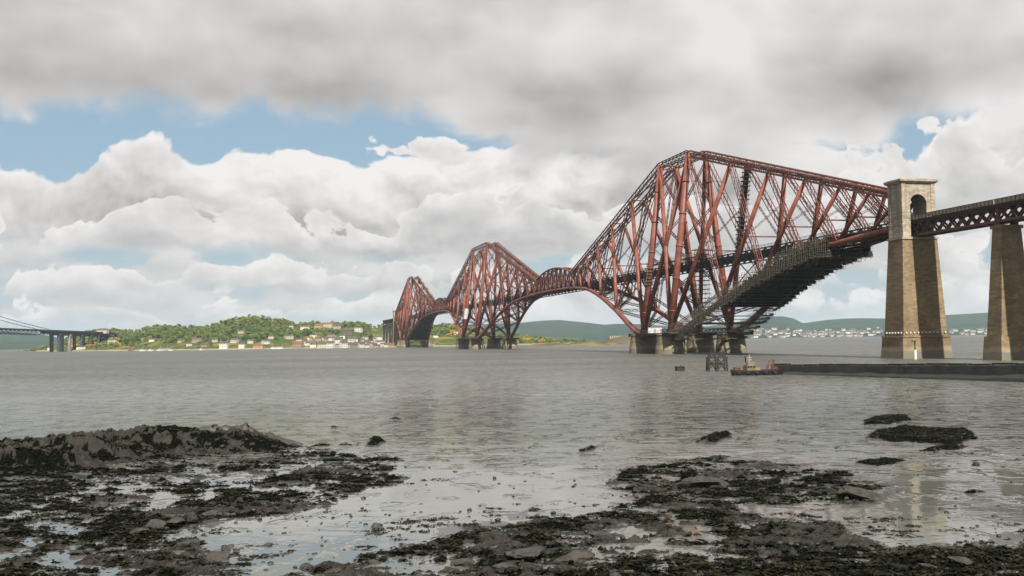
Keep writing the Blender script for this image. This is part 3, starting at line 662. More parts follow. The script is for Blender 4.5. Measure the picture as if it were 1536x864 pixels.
def land_mat(name, low, mid, gorse, rock, amt=.5):
    def ex(g, pos, col):
        f = g.mr(g.noise(pos, .02, 5, .6), .50, .64)
        col = g.mix(g.m('MULTIPLY', f, amt), col, gorse)
        pz = g.sep(pos)[2]; t = g.mr(g.m('ADD', pz, g.m('MULTIPLY', g.noise(pos, .08, 4), 3.0)), 2.5, 4.8, 1., 0.)
        return g.mix(t, col, rock)
    return mat(name, low, mid, .03, .95, bump=.8, bscale=.15, extra=ex, spec=.1)
M['land'] = land_mat('grassy_headland', (.060, .105, .028), (.085, .11, .035), (.24, .17, .03), (.21, .18, .13), .6)
M['island'] = land_mat('rocky_island', (.15, .135, .09), (.10, .095, .065), (.20, .17, .06), (.10, .095, .08), .7)
M['farhill'] = mat('far_wooded_hills', (.014, .040, .030), (.036, .070, .040), .0022, .95, spec=.1, detail=7)
# -- headland with the village
SKY_N = [(-500, 560), (0, 540), (55, 526), (85, 517), (110, 505), (140, 498), (165, 496), (205, 497), (225, 492), (300, 493), (345, 485), (385, 479), (420, 481), (440, 489), (520, 489),
         (560, 490), (600, 486), (655, 493), (675, 488), (690, 492), (720, 499), (780, 505), (815, 511), (900, 516), (1000, 517)]
kx = np.array([p[0] for p in SKY_N], float); ky = np.array([p[1] for p in SKY_N], float)
def shoreY(px): return 1850 + np.interp(px, [-500, 60, 90, 300, 600, 720, 1000], [800, 420, 300, 0, -30, 60, 300])
def Hn(X, Y):
    px = 768+FPX*X/Y
    Ys = shoreY(px)+60*(fbm(X*.008, Y*.008, 3, 5)-.5); Yr = Ys+430
    zr = CH+(hor(px)-np.interp(px, kx, ky))*Yr/FPX
    t = (Y-Ys)/(Yr-Ys)
    prof = np.interp(t, [-.3, -.04, .0, .03, .14, .22, .6, 1., 1.6, 2.5], [-.5, -.06, .0, .07, .10, .16, .66, 1., .97, .7])
    z = zr*prof + np.clip(t*3, 0, 1)*(fbm(X*.012, Y*.012, 5, 9)-.5)*np.clip(zr*.22, 2, 12)
    cut = sstep(px, 552, 562)*(1-sstep(px, 604, 640))*(1-sstep(Y, 2300, 2420)); z = z*(1-.80*cut*sstep(t, .05, .2))
    return np.where(t < .03, np.minimum(z, 60*t+.6), z)
az_ = np.linspace((-420-768)/FPX, (960-768)/FPX, 420); yy = np.concatenate([np.linspace(1650, 2000, 90), np.linspace(2010, 3000, 100)])
GX, GY = np.meshgrid(az_, yy); GX = GX*GY
grid_mesh('headland', GX, GY, Hn(GX, GY), 'land')
# -- far hills
def hill(name, tab, Yn, Yc, Yf, px0, px1, nx, seed, rough, foot=0.15):
    tx = np.array([p[0] for p in tab], float); ty = np.array([p[1] for p in tab], float)
    a = np.linspace((px0-768)/FPX, (px1-768)/FPX, nx); y = np.concatenate([np.linspace(Yn, Yc, 40), np.linspace(Yc, Yf, 14)[1:]])
    A, Y = np.meshgrid(a, y); X = A*Y; px = 768+FPX*A
    zc = CH+(hor(px)-np.interp(px, tx, ty))*Yc/FPX
    t = (Y-Yn)/(Yc-Yn); prof = np.where(t < 1, foot*sstep(t, 0, .12)+(1-foot)*sstep(t, .10, 1.05), 1-.6*sstep((Y-Yc)/(Yf-Yc), 0, 1))
    Z = zc*prof+(fbm(X*.0016, Y*.0016, 6, seed)-.5)*zc*rough*np.clip(t*2.5, 0, 1)-1.5*(t <= 0)
    return grid_mesh(name, X, Y, Z, 'farhill')
hill('hills', [(500, 496), (640, 493), (700, 487), (780, 484.5), (815, 481), (840, 480.5), (880, 484), (905, 487), (925, 485.5), (960, 486), (1040, 492), (1100, 484), (1130, 478), (1150, 474.5), (1175, 474.5),
              (1190, 478), (1203, 485), (1240, 479.5), (1268, 477.5), (1325, 478), (1380, 476), (1420, 473), (1460, 471), (1500, 468.5), (1540, 467), (1650, 462), (1900, 455)], 6000, 8200, 12000, 420, 2100, 420, 3, .10)
hill('hills', [(-700, 492), (-200, 494), (0, 497), (40, 500), (75, 504), (110, 512), (160, 517)], 5200, 7500, 11000, -900, 200, 200, 4, .12)
# -- island under the middle cantilever and two skerries
def island(name, pts, D, dep, seed, m='island'):
    tx = np.array([p[0] for p in pts], float); ty = np.array([p[1] for p in pts], float)
    a = np.linspace((tx[0]-768)/FPX, (tx[-1]-768)/FPX, 160); y = np.linspace(D-dep, D+dep, 50)
    A, Y = np.meshgrid(a, y); X = A*Y; px = 768+FPX*A
    zc = CH+(hor(px)-np.interp(px, tx, ty))*D/FPX
    n = fbm(X*.05, Y*.05, 5, seed); t = np.abs(Y-D)/dep
    Z = (zc+.4)*(1-t**2.2)*(.72+.56*n)-.6
    return grid_mesh(name, X, Y, Z, m)
island('island', [(672, 528), (700, 523), (770, 521), (800, 516.5), (830, 515), (850, 516), (868, 512), (885, 510), (897, 511), (910, 508.5), (925, 505), (945, 501), (965, 503), (985, 512), (1000, 520)], 1215, 40, 21)
island('skerry', [(1120, 519), (1145, 517), (1162, 515.6), (1185, 515.8), (1200, 517), (1215, 518)], 1250, 12, 23)

# haze: the air between here and the hills
hm = bpy.data.materials.new('haze_air'); hm.use_nodes = True; hm.node_tree.nodes.clear(); g = NG(hm.node_tree)
pv = g.n.new('ShaderNodeVolumePrincipled'); pv.inputs['Color'].default_value = (.72, .88, 1.0, 1); pv.inputs['Density'].default_value = 3.4e-5; pv.inputs['Anisotropy'].default_value = .1
oo = g.n.new('ShaderNodeOutputMaterial'); g.l.new(pv.outputs[0], oo.inputs['Volume'])
mb = MB(); mb.box((0, 15500, 196), 36000, 33000, 406); hz = mb.build('haze', hm); hz['kind'] = 'stuff'

# ------------------------------------------------------------------ trees
def crown_geo(rng, n, r, h, sq=1.0, cl=.34):
    """clumps of small faces spread through a crown"""
    ico = np.array([(0, 0, 1), (.894, 0, .447), (.276, .851, .447), (-.724, .526, .447), (-.724, -.526, .447), (.276, -.851, .447), (.724, .526, -.447), (-.276, .851, -.447), (-.894, 0, -.447), (-.276, -.851, -.447), (.724, -.526, -.447), (0, 0, -1)])
    fc = np.array([(0, 1, 2), (0, 2, 3), (0, 3, 4), (0, 4, 5), (0, 5, 1), (1, 6, 2), (2, 7, 3), (3, 8, 4), (4, 9, 5), (5, 10, 1), (2, 6, 7), (3, 7, 8), (4, 8, 9), (5, 9, 10), (1, 10, 6), (6, 11, 7), (7, 11, 8), (8, 11, 9), (9, 11, 10), (10, 11, 6)])
    V = []; F = []
    for i in range(n):
        th = rng.uniform(0, 2*math.pi); z = rng.uniform(-.8, 1); rr = math.sqrt(max(0, 1-z*z))*rng.uniform(.45, 1.0)
        c = np.array([math.cos(th)*rr*r, math.sin(th)*rr*r, h*(.55+.45*z*sq)])
        s = r*cl*rng.uniform(.6, 1.25); v = ico*rng.uniform(.65, 1.3, (12, 1))*s*np.array([1, 1, .8])+c
        F.append(fc+len(V)*12); V.append(v)
    return np.concatenate(V), np.concatenate(F)
def foliage(name, c1, c2):
    m = bpy.data.materials.new(name); m.use_nodes = True; g = NG(m.node_tree); b = g.n['Principled BSDF']
    pos = g.n.new('ShaderNodeNewGeometry').outputs['Position']; oi = g.n.new('ShaderNodeObjectInfo')
    f = g.m('ADD', g.m('MULTIPLY', g.m('SUBTRACT', oi.outputs['Random'], .5), .5), g.noise(pos, .07, 4, .6))
    col = g.mix(g.mr(f, .25, .75), tuple(v*.85 for v in c1), tuple(v*.85 for v in c2)); g._in(b.inputs['Base Color'], col); b.inputs['Roughness'].default_value = .9; b.inputs['Specular IOR Level'].default_value = .1
    return m
M['leaf'] = foliage('spring_leaves', (.034, .066, .018), (.120, .150, .044)); M['leafdark'] = foliage('dark_leaves', (.016, .045, .018), (.035, .07, .024))
M['gorse'] = foliage('flowering_gorse', (.30, .19, .02), (.13, .12, .025)); M['bark'] = mat('bark', (.09, .07, .05), None, 2., .9)
def mesh_np(name, V, F, mats, mi=None):
    me = bpy.data.meshes.new(name); me.vertices.add(len(V)); me.vertices.foreach_set('co', np.asarray(V, np.float32).ravel())
    me.loops.add(F.size); me.loops.foreach_set('vertex_index', F.ravel().astype(np.int32)); k = F.shape[1]
    me.polygons.add(len(F)); me.polygons.foreach_set('loop_start', np.arange(0, F.size, k, dtype=np.int32)); me.polygons.foreach_set('loop_total', np.full(len(F), k, np.int32))
    if mi is not None: me.polygons.foreach_set('material_index', mi)
    me.update(calc_edges=True)
    for m in mats: me.materials.append(M[m])
    return me
def tree_mesh(name, rng, n, r, h, leaf, trunk=True, cl=.34):
    V, F = crown_geo(rng, n, r, h*.85, cl=cl); V[:, 2] += h*.17
    mi = np.zeros(len(F), np.int32)
    if trunk:
        tv = np.array([(math.cos(a)*.35*(1-.5*k), math.sin(a)*.35*(1-.5*k), k*h*.6-1.) for k in (0, 1) for a in (0, 2.09, 4.19)]); o = len(V)
        tf = np.array([(0, 1, 4), (0, 4, 3), (1, 2, 5), (1, 5, 4), (2, 0, 3), (2, 3, 5)])+o
        V = np.concatenate([V, tv]); F = np.concatenate([F, tf]); mi = np.concatenate([mi, np.ones(6, np.int32)])
    return mesh_np(name, V, F, (leaf, 'bark'), mi)
TREES = [tree_mesh('tree', RNG, 58, r, h, lf, cl=.21) for r, h, lf in ((5.2, 11, 'leaf'), (6., 10, 'leaf'), (4.4, 12, 'leaf'), (5, 10, 'leafdark'), (3.6, 13, 'leafdark'))]
GORSE = [tree_mesh('gorse', RNG, 12, 4.5, 4.0, 'gorse', False) for _ in range(2)]
def hit(px, py):
    d = ray(px, py); ks = np.linspace(1700, 2900, 1500); X = d.x*ks; Y = d.y*ks; Z = CH+d.z*ks
    below = Z <= Hn(X, Y)
    if not below.any(): return None
    k = int(np.argmax(below)); return Vector((X[k], Y[k], float(Hn(X[k:k+1], Y[k:k+1])[0])))
# where woods grow, in the photograph's columns: (px0, px1, py0, py1, n, dark share)
WOODS = [(330, 440, 474, 508, 120, .15), (225, 335, 488, 512, 70, .1), (440, 520, 497, 512, 60, .4), (515, 556, 484, 512, 70, .3), (150, 235, 490, 520, 46, .15), (440, 585, 478, 488, 20, .3), (85, 170, 500, 523, 24, .2), (650, 692, 486, 510, 26, .2), (290, 400, 508, 520, 30, .2)]
HOUSES = [  # px, base py, width px, height px, walls, roof, label
 (75, 525, 7, 5, 'hwhite', 'slate', 'small white house at the water beside the tallest road bridge pier'),
 (108, 520, 9, 4, 'hpink', 'tile', 'pinkish house between the road bridge piers'),
 (122, 524, 14, 5, 'hwhite', 'slate', 'long white house on the shore just beyond the road bridge piers'),
 (154, 497.5, 17, 4, 'hcream', 'slate', 'long pale building on the skyline above the road bridge end'),
 (168, 515, 12, 7, 'hwhite', 'slate', 'white gabled house alone on the green slope below the road bridge end'),
 (197, 526, 9, 5, 'hbrown', 'tile', 'brown shed at the water left of the moored boats'),
 (246, 525, 14, 4, 'hcream', 'slate', 'low cream shed behind the moored boats'),
 (270, 514, 6, 5, 'hpink', 'slate', 'small pink house on the slope above the boatyard'),
 (296, 513, 16, 6, 'hstone', 'slate', 'stone villa with slate roof in trees above the boatyard'),
 (336, 522, 13, 9, 'hwhite', 'slate', 'bright white tall house at the water, below the wooded knoll'),
 (352, 514, 11, 6, 'hcream', 'slate', 'cream house just uphill of the bright white tall house'),
 (362, 500, 10, 5, 'hpink', 'slate', 'lone pale pink house high in the woods of the knoll'),
 (363, 521, 9, 6, 'hwhite', 'slate', 'white cottage right of the bright white tall house'),
 (376, 515, 9, 6, 'hcream', 'slate', 'cream cottage behind trees under the knoll'),
 (388, 523, 16, 6, 'hpink', 'tile', 'wide pink stone house on the shore under the knoll'),
 (398, 516, 10, 6, 'hwhite', 'slate', 'white gabled house under the right flank of the knoll'),
 (416, 523, 19, 4, 'hwhite', 'slate', 'long low white boathouse on the shore'),
 (433, 508, 13, 6, 'hcream', 'slate', 'cream house with two gables at the foot of the knoll'),
 (437, 492, 5, 5, 'hwhite', 'slate', 'tiny white house on the skyline right of the knoll'),
 (447, 522, 16, 10, 'hstone', 'tile', 'large stone house with an orange tiled roof on the shore'),
 (457, 494, 14, 5, 'hwhite', 'tile', 'white house with brown roof, first of the hilltop row'),
 (470, 521, 9, 6, 'hwhite', 'slate', 'white cottage next to the orange roofed house'),
 (478, 493, 13, 7, 'hpink', 'tile', 'brown roofed house, second of the hilltop row'),
 (482, 522, 14, 8, 'hcream', 'slate', 'cream house in the middle of the shore row'),
 (492, 491, 14, 7, 'hcream', 'tile', 'tallest house of the hilltop row, cream under a brown roof'),
 (496, 522, 12, 10, 'hwhite', 'slate', 'tall white building with rows of windows on the shore'),
 (506, 494, 11, 7, 'hpink', 'slate', 'grey roofed end house of the hilltop row'),
 (507, 516, 10, 9, 'hwhite', 'slate', 'white house above the tall white shore building'),
 (515, 522, 11, 10, 'hwhite', 'slate', 'white house with a steep gable in the shore row'),
 (522, 501, 14, 8, 'hbrown', 'slate', 'dark stone house with chimneys on the slope above the shore row'),
 (528, 513, 12, 7, 'hcream', 'slate', 'cream house under the dark stone house'),
 (532, 523, 11, 8, 'hstone', 'slate', 'stone house right of the steep white gable'),
 (538, 498, 11, 6, 'hwhite', 'flat', 'white flat roofed villa with turrets among the trees'),
 (542, 522, 10, 8, 'hwhite', 'slate', 'white gabled house towards the rail bridge end of the shore row'),
 (551, 522, 8, 6, 'hcream', 'slate', 'cream cottage near the distant viaduct'),
 (556, 518, 10, 4, 'hwhite', 'slate', 'low white house uphill of the cream cottage near the viaduct'),
 (565, 522, 9, 5, 'hstone', 'slate', 'stone cottage at the foot of the distant viaduct'),
 (575, 519, 8, 4, 'hcream', 'slate', 'cream cottage behind the foot of the distant viaduct'),
 (587, 520, 10, 5, 'hstone', 'tile', 'stone house under the distant portal tower'),
 (653, 506, 8, 3, 'hwhite', 'slate', 'small white house seen between the two distant cantilevers'),
 (673, 504, 7, 3, 'hcream', 'slate', 'cream house left of the middle cantilever, on the headland'),
 (686, 502, 12, 4, 'hwhite', 'flat', 'long white flat building on the headland beside the middle cantilever'),
 (648, 519, 10, 4, 'hpink', 'tile', 'pink house at the shore between the two distant cantilevers'),
 (470, 506, 9, 5, 'hwhite', 'slate', 'white house among trees below the hilltop row'),
 (448, 513, 9, 5, 'hcream', 'slate', 'cream house just above the orange roofed house'),
 (464, 510, 8, 5, 'hwhite', 'tile', 'small brown roofed white house halfway up the village slope'),
 (497, 507, 11, 6, 'hpink', 'slate', 'pink house halfway up the slope above the tall white building'),
 (513, 508, 9, 6, 'hwhite', 'slate', 'white house just below the dark stone house'),
 (548, 509, 10, 5, 'hcream', 'slate', 'cream house in the trees between the white villa and the viaduct'),
 (560, 511, 8, 4, 'hwhite', 'slate', 'white cottage in the trees nearest the distant viaduct'),
 (322, 513, 9, 5, 'hpink', 'slate', 'pinkish house in the trees left of the bright white tall house'),
 (407, 508, 8, 5, 'hcream', 'slate', 'cream cottage on the wooded right flank of the knoll'),
 (228, 512, 8, 4, 'hwhite', 'slate', 'small white house alone in the woods above the moored boats'),
 (308, 520, 10, 5, 'hstone', 'slate', 'stone cottage at the water below the stone villa'),
 (284, 519, 9, 5, 'hcream', 'slate', 'cream cottage at the water left of the stone cottage'),
]
for k in range(38):   # small ones of the shore street that cannot be told apart
    HOUSES.append((452+k*3.5+random.uniform(-2, 2), 516+random.uniform(-7, 5.5), random.uniform(5, 8), random.uniform(4, 6), random.choice(['hcream', 'hwhite', 'hstone', 'hpink']), 'slate', None))
for n_, c_ in (('hwhite', (.80, .765, .69)), ('hcream', (.64, .57, .45)), ('hpink', (.56, .42, .33)), ('hstone', (.40, .32, .235)), ('hbrown', (.20, .15, .11)), ('slate', (.12, .115, .115)), ('tile', (.30, .125, .065)), ('flat', (.4, .39, .37))):
    M[n_] = mat('house_'+n_, c_, None, .3, .85, spec=.2)
taken = []
def house(px, py, wp, hp, wall, roof, label):
    p = hit(px, py)
    if p is None: p = at(px, py, 2250); 
    k = p.y/FPX; w = wp*k*.95; h = max(hp*k*1.02, 5.); d = min(w*.8, 9.); rz = random.uniform(-.35, .35)
    if label and 'gable' in label: rz += .75
    root = thing('house', p, label or 'small pale house crowded into the street along the far shore', 'house', 'houses of the village on the far shore' if label else 'small houses of the shore street')
    ca, sa = math.cos(rz), math.sin(rz); T = lambda x, y, z: (p.x+x*ca-y*sa, p.y+x*sa+y*ca, p.z+z)
    hw = h*.70 if roof != 'flat' else h
    mb = MB(); b = -4.
    mb.add([T(-w/2, -d/2, b), T(w/2, -d/2, b), T(w/2, d/2, b), T(-w/2, d/2, b), T(-w/2, -d/2, hw), T(w/2, -d/2, hw), T(w/2, d/2, hw), T(-w/2, d/2, hw), T(-w/2, 0, h-.15), T(w/2, 0, h-.15)],
           [(3, 2, 1, 0), (0, 1, 5, 4), (2, 3, 7, 6), (1, 2, 6, 9, 5), (3, 0, 4, 8, 7)]+([(4, 5, 6, 7)] if roof == 'flat' else [])); mb.build('wall', wall, root)
    mb = MB()
    if roof == 'flat': mb.box(T(0, 0, h+.2), w+.4, d+.4, .5, rz)
    else:
        o = .35
        mb.add([T(-w/2-o, -d/2-o, hw-.3), T(w/2+o, -d/2-o, hw-.3), T(w/2+o, 0, h), T(-w/2-o, 0, h), T(-w/2-o, d/2+o, hw-.3), T(w/2+o, d/2+o, hw-.3),
                T(-w/2-o, -d/2-o, hw), T(w/2+o, -d/2-o, hw), T(w/2+o, 0, h+.3), T(-w/2-o, 0, h+.3), T(-w/2-o, d/2+o, hw), T(w/2+o, d/2+o, hw)],
               [(6, 7, 8, 9), (9, 8, 11, 10), (0, 1, 7, 6), (4, 5, 11, 10), (0, 6, 9, 3), (3, 9, 10, 4), (1, 2, 8, 7), (2, 5, 11, 8), (0, 3, 2, 1), (3, 4, 5, 2)])
    rf = mb.build('roof', roof, root)
    if label and roof != 'flat':
        for e in ((-.42, .42) if w > 11 else (.4,)):
            mb = MB(); mb.box(T(e*w, 0, h+.4), 1.1, 1.0, 2.2, rz); mb.build('chimney', 'hstone', root)
    if label and wp >= 10:
        nw = max(2, int(w/3.2)); rows = 2 if hw > 6.5 else 1
        for r_ in range(rows):
            for i in range(nw):
                mb = MB(); mb.box(T(-w/2+w*(i+.5)/nw, -d/2-.02, hw*(r_+.55)/rows), 1.1, .12, 1.5, rz); mb.build('window', 'glass', root)
    taken.append((p.x, p.y, max(w, d)*.75))
for a in HOUSES: house(*a)
# village trees: the ones that show largest stand singly, the rest of the wood is one mass
spots = []
WHERE = ['on the steep knoll', 'on the slope left of the knoll', 'between the shore row and the hilltop row', 'between the hilltop row and the distant viaduct', 'above the moored boats', 'on the skyline behind the hilltop row', 'beneath the road bridge', 'between the two distant cantilevers', 'along the water under the knoll']
for wi, (a, b, c, d_, n, dk) in enumerate(WOODS):
    for _ in range(int(n*1.6)):
        px, py = random.uniform(a, b), random.uniform(c, d_)
        p = hit(px, py+3)
        if p is None: continue
        if any(abs(p.x-q[0]) < q[2]+5 and -14 < q[1]-p.y < 90 for q in taken): continue
        spots.append((p, random.random() < dk, wi))
random.shuffle(spots); single_spots, mass = spots[:285], spots[285:]
def put(o_mesh, name, p, label, cat, group, s):
    o = bpy.data.objects.new(name, o_mesh); COL.objects.link(o); o.location = p; o.rotation_euler = (0, 0, random.uniform(0, 6.28)); o.scale = (s, s, s*random.uniform(.85, 1.15))
    return tagit(o, label, cat, group)
for p, dk, wi in single_spots:
    me = TREES[random.choice((3, 4)) if dk else random.choice((0, 1, 2))]
    sh = 'dark green' if dk else 'fresh green'
    put(me, 'tree', p-Vector((0, 0, .5)), f'{sh} tree {WHERE[wi]} on the far shore', 'tree', f'{sh} trees {WHERE[wi]}', random.uniform(.6, .98))
def mass_mesh(name, meshes, pts, mats, lo=.6, hi=1.0):
    src = []
    for me in meshes:
        V = np.empty(len(me.vertices)*3, np.float32); me.vertices.foreach_get('co', V); F = np.empty(len(me.loops), np.int32); me.loops.foreach_get('vertex_index', F); mi = np.empty(len(me.polygons), np.int32); me.polygons.foreach_get('material_index', mi)
        src.append((V.reshape(-1, 3), F.reshape(-1, 3), mi))
    VV = []; FF = []; o = 0
    for p, k in pts:
        V, F, mi = src[k]; keep = mi == 0; a = random.uniform(0, 6.28); s = random.uniform(lo, hi); R = np.array([[math.cos(a), -math.sin(a), 0], [math.sin(a), math.cos(a), 0], [0, 0, 1]])
        VV.append(V@R.T*s+np.array(p)); FF.append(F[keep]+o); o += len(V)
    me = mesh_np(name, np.concatenate(VV), np.concatenate(FF), mats); ob = bpy.data.objects.new(name, me); COL.objects.link(ob); ob['kind'] = 'stuff'; return ob
extra = [(p, 0) for p, dk, wi in mass]
rr = np.random.default_rng(3)
for _ in range(2600):   # the wood goes on over the crest
    a = rr.uniform((-150-768)/FPX, (880-768)/FPX); px = 768+FPX*a; Y = float(shoreY(px))+rr.uniform(120, 800); X = a*Y
    dens = fbm(np.array([X*.012]), np.array([Y*.012]), 4, 31)[0]
    if px > 690 and dens < .58: continue
    if 556 < px < 606 and Y < 2420: continue
    if px < 190 and Y-shoreY(px) < 260: continue
    if dens < .45 or any((X-q[0])**2+(Y-q[1])**2 < (q[2]+9)**2 for q in taken) or any(abs(X-q[0]) < q[2]+6 and 0 < q[1]-Y < 75 for q in taken): continue
    extra.append((Vector((X, Y, float(Hn(np.array([X]), np.array([Y]))[0])-1.)), int(rr.integers(0, 2))))
WOODM = [tree_mesh('tree', RNG, 32, r, h, 'leaf', False, .27) for r, h in ((5.2, 11), (6., 10), (4.4, 12))]
mass_mesh('woodland', WOODM, extra, ('leaf',)); 
gp = []
for (a, b, c, d_, n) in ((780, 796, 499, 514, 40), (803, 815, 503, 514, 26), (820, 850, 508, 514, 14), (672, 692, 488, 505, 34), (500, 560, 481, 486, 40), (100, 150, 512, 522, 24), (165, 182, 510, 522, 14), (440, 500, 482, 486, 30)):
    for _ in range(n):
        p = hit(random.uniform(a, b), random.uniform(c, d_))
        if p: gp.append((p-Vector((0, 0, .6)), random.randint(0, 1)))
mass_mesh('gorse', GORSE, gp, ('gorse',), .7, 1.5)
# -- far town: roofs and gables of a few hundred houses about six kilometres off
hm_ = []
for wl in ('hwhite', 'hpink', 'hcream'):
    mb = MB(); mb.box((0, 0, 2), 14, 9, 8); mb.add([(-7.5, -5, 6), (7.5, -5, 6), (7.5, 5, 6), (-7.5, 5, 6), (-7.5, 0, 10), (7.5, 0, 10)], [(0, 1, 5, 4), (2, 3, 4, 5), (1, 2, 5), (3, 0, 4), (3, 2, 1, 0)])
    me = bpy.data.meshes.new('town_house'); me.from_pydata(mb.v, [], mb.f); me.materials.append(M[wl]); me.materials.append(M['slate'])
    for i, p in enumerate(me.polygons): p.material_index = 1 if i in (6, 7) else 0
    hm_.append(me)
def farz(X, Y):
    return None
dep = bpy.context.evaluated_depsgraph_get(); dep.update()
hills = bpy.data.objects['hills']
for k in range(200):
    px = random.uniform(1126, 1330) if k < 145 else random.uniform(1415, 1560)
    Y = 6040+random.random()**1.6*(900 if k < 145 else 420); X = (px-768)/FPX*Y
    ok, loc, nn, fi = hills.ray_cast((X, Y, 900), (0, 0, -1))
    o = bpy.data.objects.new('house', random.choice(hm_)); COL.objects.link(o); o.location = (X, Y, (loc.z if ok else 3)-1); o.rotation_euler = (0, 0, random.uniform(-.6, .6))
    s = random.uniform(.8, 1.6); o.scale = (s*random.uniform(.8, 1.8), s, s*1.15)
    tagit(o, 'tiny pale house in the hazy town on the far shore behind the stone portal' if k < 145 else 'tiny pale house on the far shore between the portal tower and the slim pier', 'house', 'houses of the hazy far town' if k < 145 else 'houses of the far shore behind the piers')
# -- ruin on the island
root = thing('ruin', ground(926, 519), 'roofless ruin with a row of pale stone uprights on the rocky island', 'ruin')
c = at(927, 513, 1205)
mb = MB(); mb.box(c+Vector((0, 0, -1)), 24, 6, 7, .1); mb.build('wall', 'hstone', root)
for k in range(9): mb = MB(); mb.box(at(915.5+k*2.9, 507.5, 1203), 1.1, 1.1, 5.5, .1); mb.build('pillar', 'hcream', root)

# ================================================================== ROAD BRIDGE far left
def road_bridge():
    A = at(-330, 481.5, 1450); B = at(178, 500.5, 2330); root = thing('road_bridge', Vector(((A.x+B.x)/2, (A.y+B.y)/2, 0)), 'long grey road suspension bridge deck on tall piers at the left edge', 'bridge')
    d = (B-A); d.normalize(); lat = Vector((d.y, -d.x, 0)).normalized()
    mb = MB(); mb.bar(A, B, 24, 1.6); mb.build('deck', 'bluesteel', root)
    for e in (-1, 1):
        mb = MB(); mb.bar(A+lat*e*12.2+Vector((0, 0, 1.4)), B+lat*e*12.2+Vector((0, 0, 1.4)), .3, 1.3); mb.build('parapet', 'bluesteel', root)
    S1 = at(83, 496.5, 0+2050); t = (S1-A).dot(d); S1 = A+d*t
    for e in (-1, 1):
        mb = MB(); o = lat*e*9+Vector((0, 0, -.6)); p, q = A+o, S1+o
        mb.bar(q+Vector((0, 0, -7.2)), p+Vector((0, 0, -7.2)), .9, .9)
        n = int((q-p).length/13)
        for k in range(n):
            a, b = p.lerp(q, k/n), p.lerp(q, (k+1)/n); v = Vector((0, 0, -7)); mb.bar(a+v, b, .6); mb.bar(a, b+v, .6); mb.bar(a, a+v, .6)
        mb.build('stiffening_truss', 'bluesteel', root)
        mb = MB(); p = S1+lat*e*11+Vector((0, 0, 3)); pts = []
        L = (S1-A).length
        for k in range(25):
            f = k/24; pts.append(p-d*(L*f)+Vector((0, 0, (62*f+70*f*f) if e > 0 else (62*f+70*f*f)*.985)))
        mb.tube(pts, .55, 6); mb.build('main_cable', 'bluesteel', root)
        for k in range(1, 24):
            f = k/24.; c = p-d*(L*f)+Vector((0, 0, 62*f+70*f*f)); mb = MB(); mb.bar(c, Vector((c.x, c.y, (A+d*(t*(1-f))).z)), .16); mb.build('hanger', 'bluesteel', root)
    mb = MB(); mb.bar(S1+Vector((0, 0, -3.2)), B+Vector((0, 0, -3.2)), 14, 4.6); mb.build('viaduct_girder', 'bluesteel', root)
    for px, m, w in ((83, 'bluesteel', 11), (99, 'concrete', 8.5), (117, 'bluesteel', 8), (130.5, 'bluesteel', 7), (142, 'bluesteel', 6.5), (153, 'bluesteel', 6)):
        r = ray(px, 500); a = Vector((A.x, A.y)); # where the bridge axis crosses this column
        k = (A.x*d.y-A.y*d.x)/(r.x*d.y-r.y*d.x); c = Vector((r.x*k, r.y*k, 0)); tt = (Vector((c.x-A.x, c.y-A.y, 0))).length/Vector((d.x, d.y, 0)).length; zt = (A+d*tt).z-5.4
        zb_ = max(-2., float(Hn(np.array([c.x]), np.array([c.y]))[0])-2) if c.y > 1700 else -2.
        for e in (-1, 1):
            mb = MB(); b = c+lat*e*8; mb.bar((b.x, b.y, zb_), (b.x, b.y, zt), w*.62, 4.6, lat); mb.build('pier_leg', m, root)
        mb = MB(); mb.bar(Vector((c.x, c.y, zt-1.4))-lat*12, Vector((c.x, c.y, zt-1.4))+lat*12, w*.5, 2.8); mb.build('pier_cap', m, root)
road_bridge()
# moored boats by the boatyard
for k, (px, py, w, lab) in enumerate(((214, 525.5, 11, 'moored pale boat with a blue-grey hull, leftmost off the boatyard'), (226, 526, 8, 'small moored white boat off the boatyard'), (240, 526, 10, 'moored cream cabin boat off the boatyard'), (302, 527, 7, 'small white boat alone on the water off the villa'), (256, 526, 8, 'moored white yacht hull, rightmost off the boatyard'))):
    p = ground(px, py); p = Vector((p.x*1780/p.y, 1780, 0)); w *= 1780/FPX
    root = thing('moored_boat', p, lab, 'boat', 'boats moored off the village')
    mb = MB(); T = lambda x, y, z: (p.x+x*w, p.y+y, z)
    mb.add([T(-.5, -1.2, 1.6), T(.3, -1.4, 1.7), T(.52, 0, 2.2), T(.3, 1.4, 1.7), T(-.5, 1.2, 1.6), T(-.45, -.8, -.3), T(.25, -.9, -.3), T(.4, 0, -.3), T(.25, .9, -.3), T(-.45, .8, -.3)],
           [(0, 1, 2, 3, 4), (0, 5, 6, 1), (1, 6, 7, 2), (2, 7, 8, 3), (3, 8, 9, 4), (4, 9, 5, 0)]); mb.build('hull', 'white', root)
    mb = MB(); mb.box(T(-.1, 0, 2.5), w*.34, 1.8, 1.8); mb.build('cabin', 'hcream', root)
    mb = MB(); mb.tube([T(.05, 0, 2), T(.05, 0, 9)], .12, 5); mb.build('mast', 'post', root)

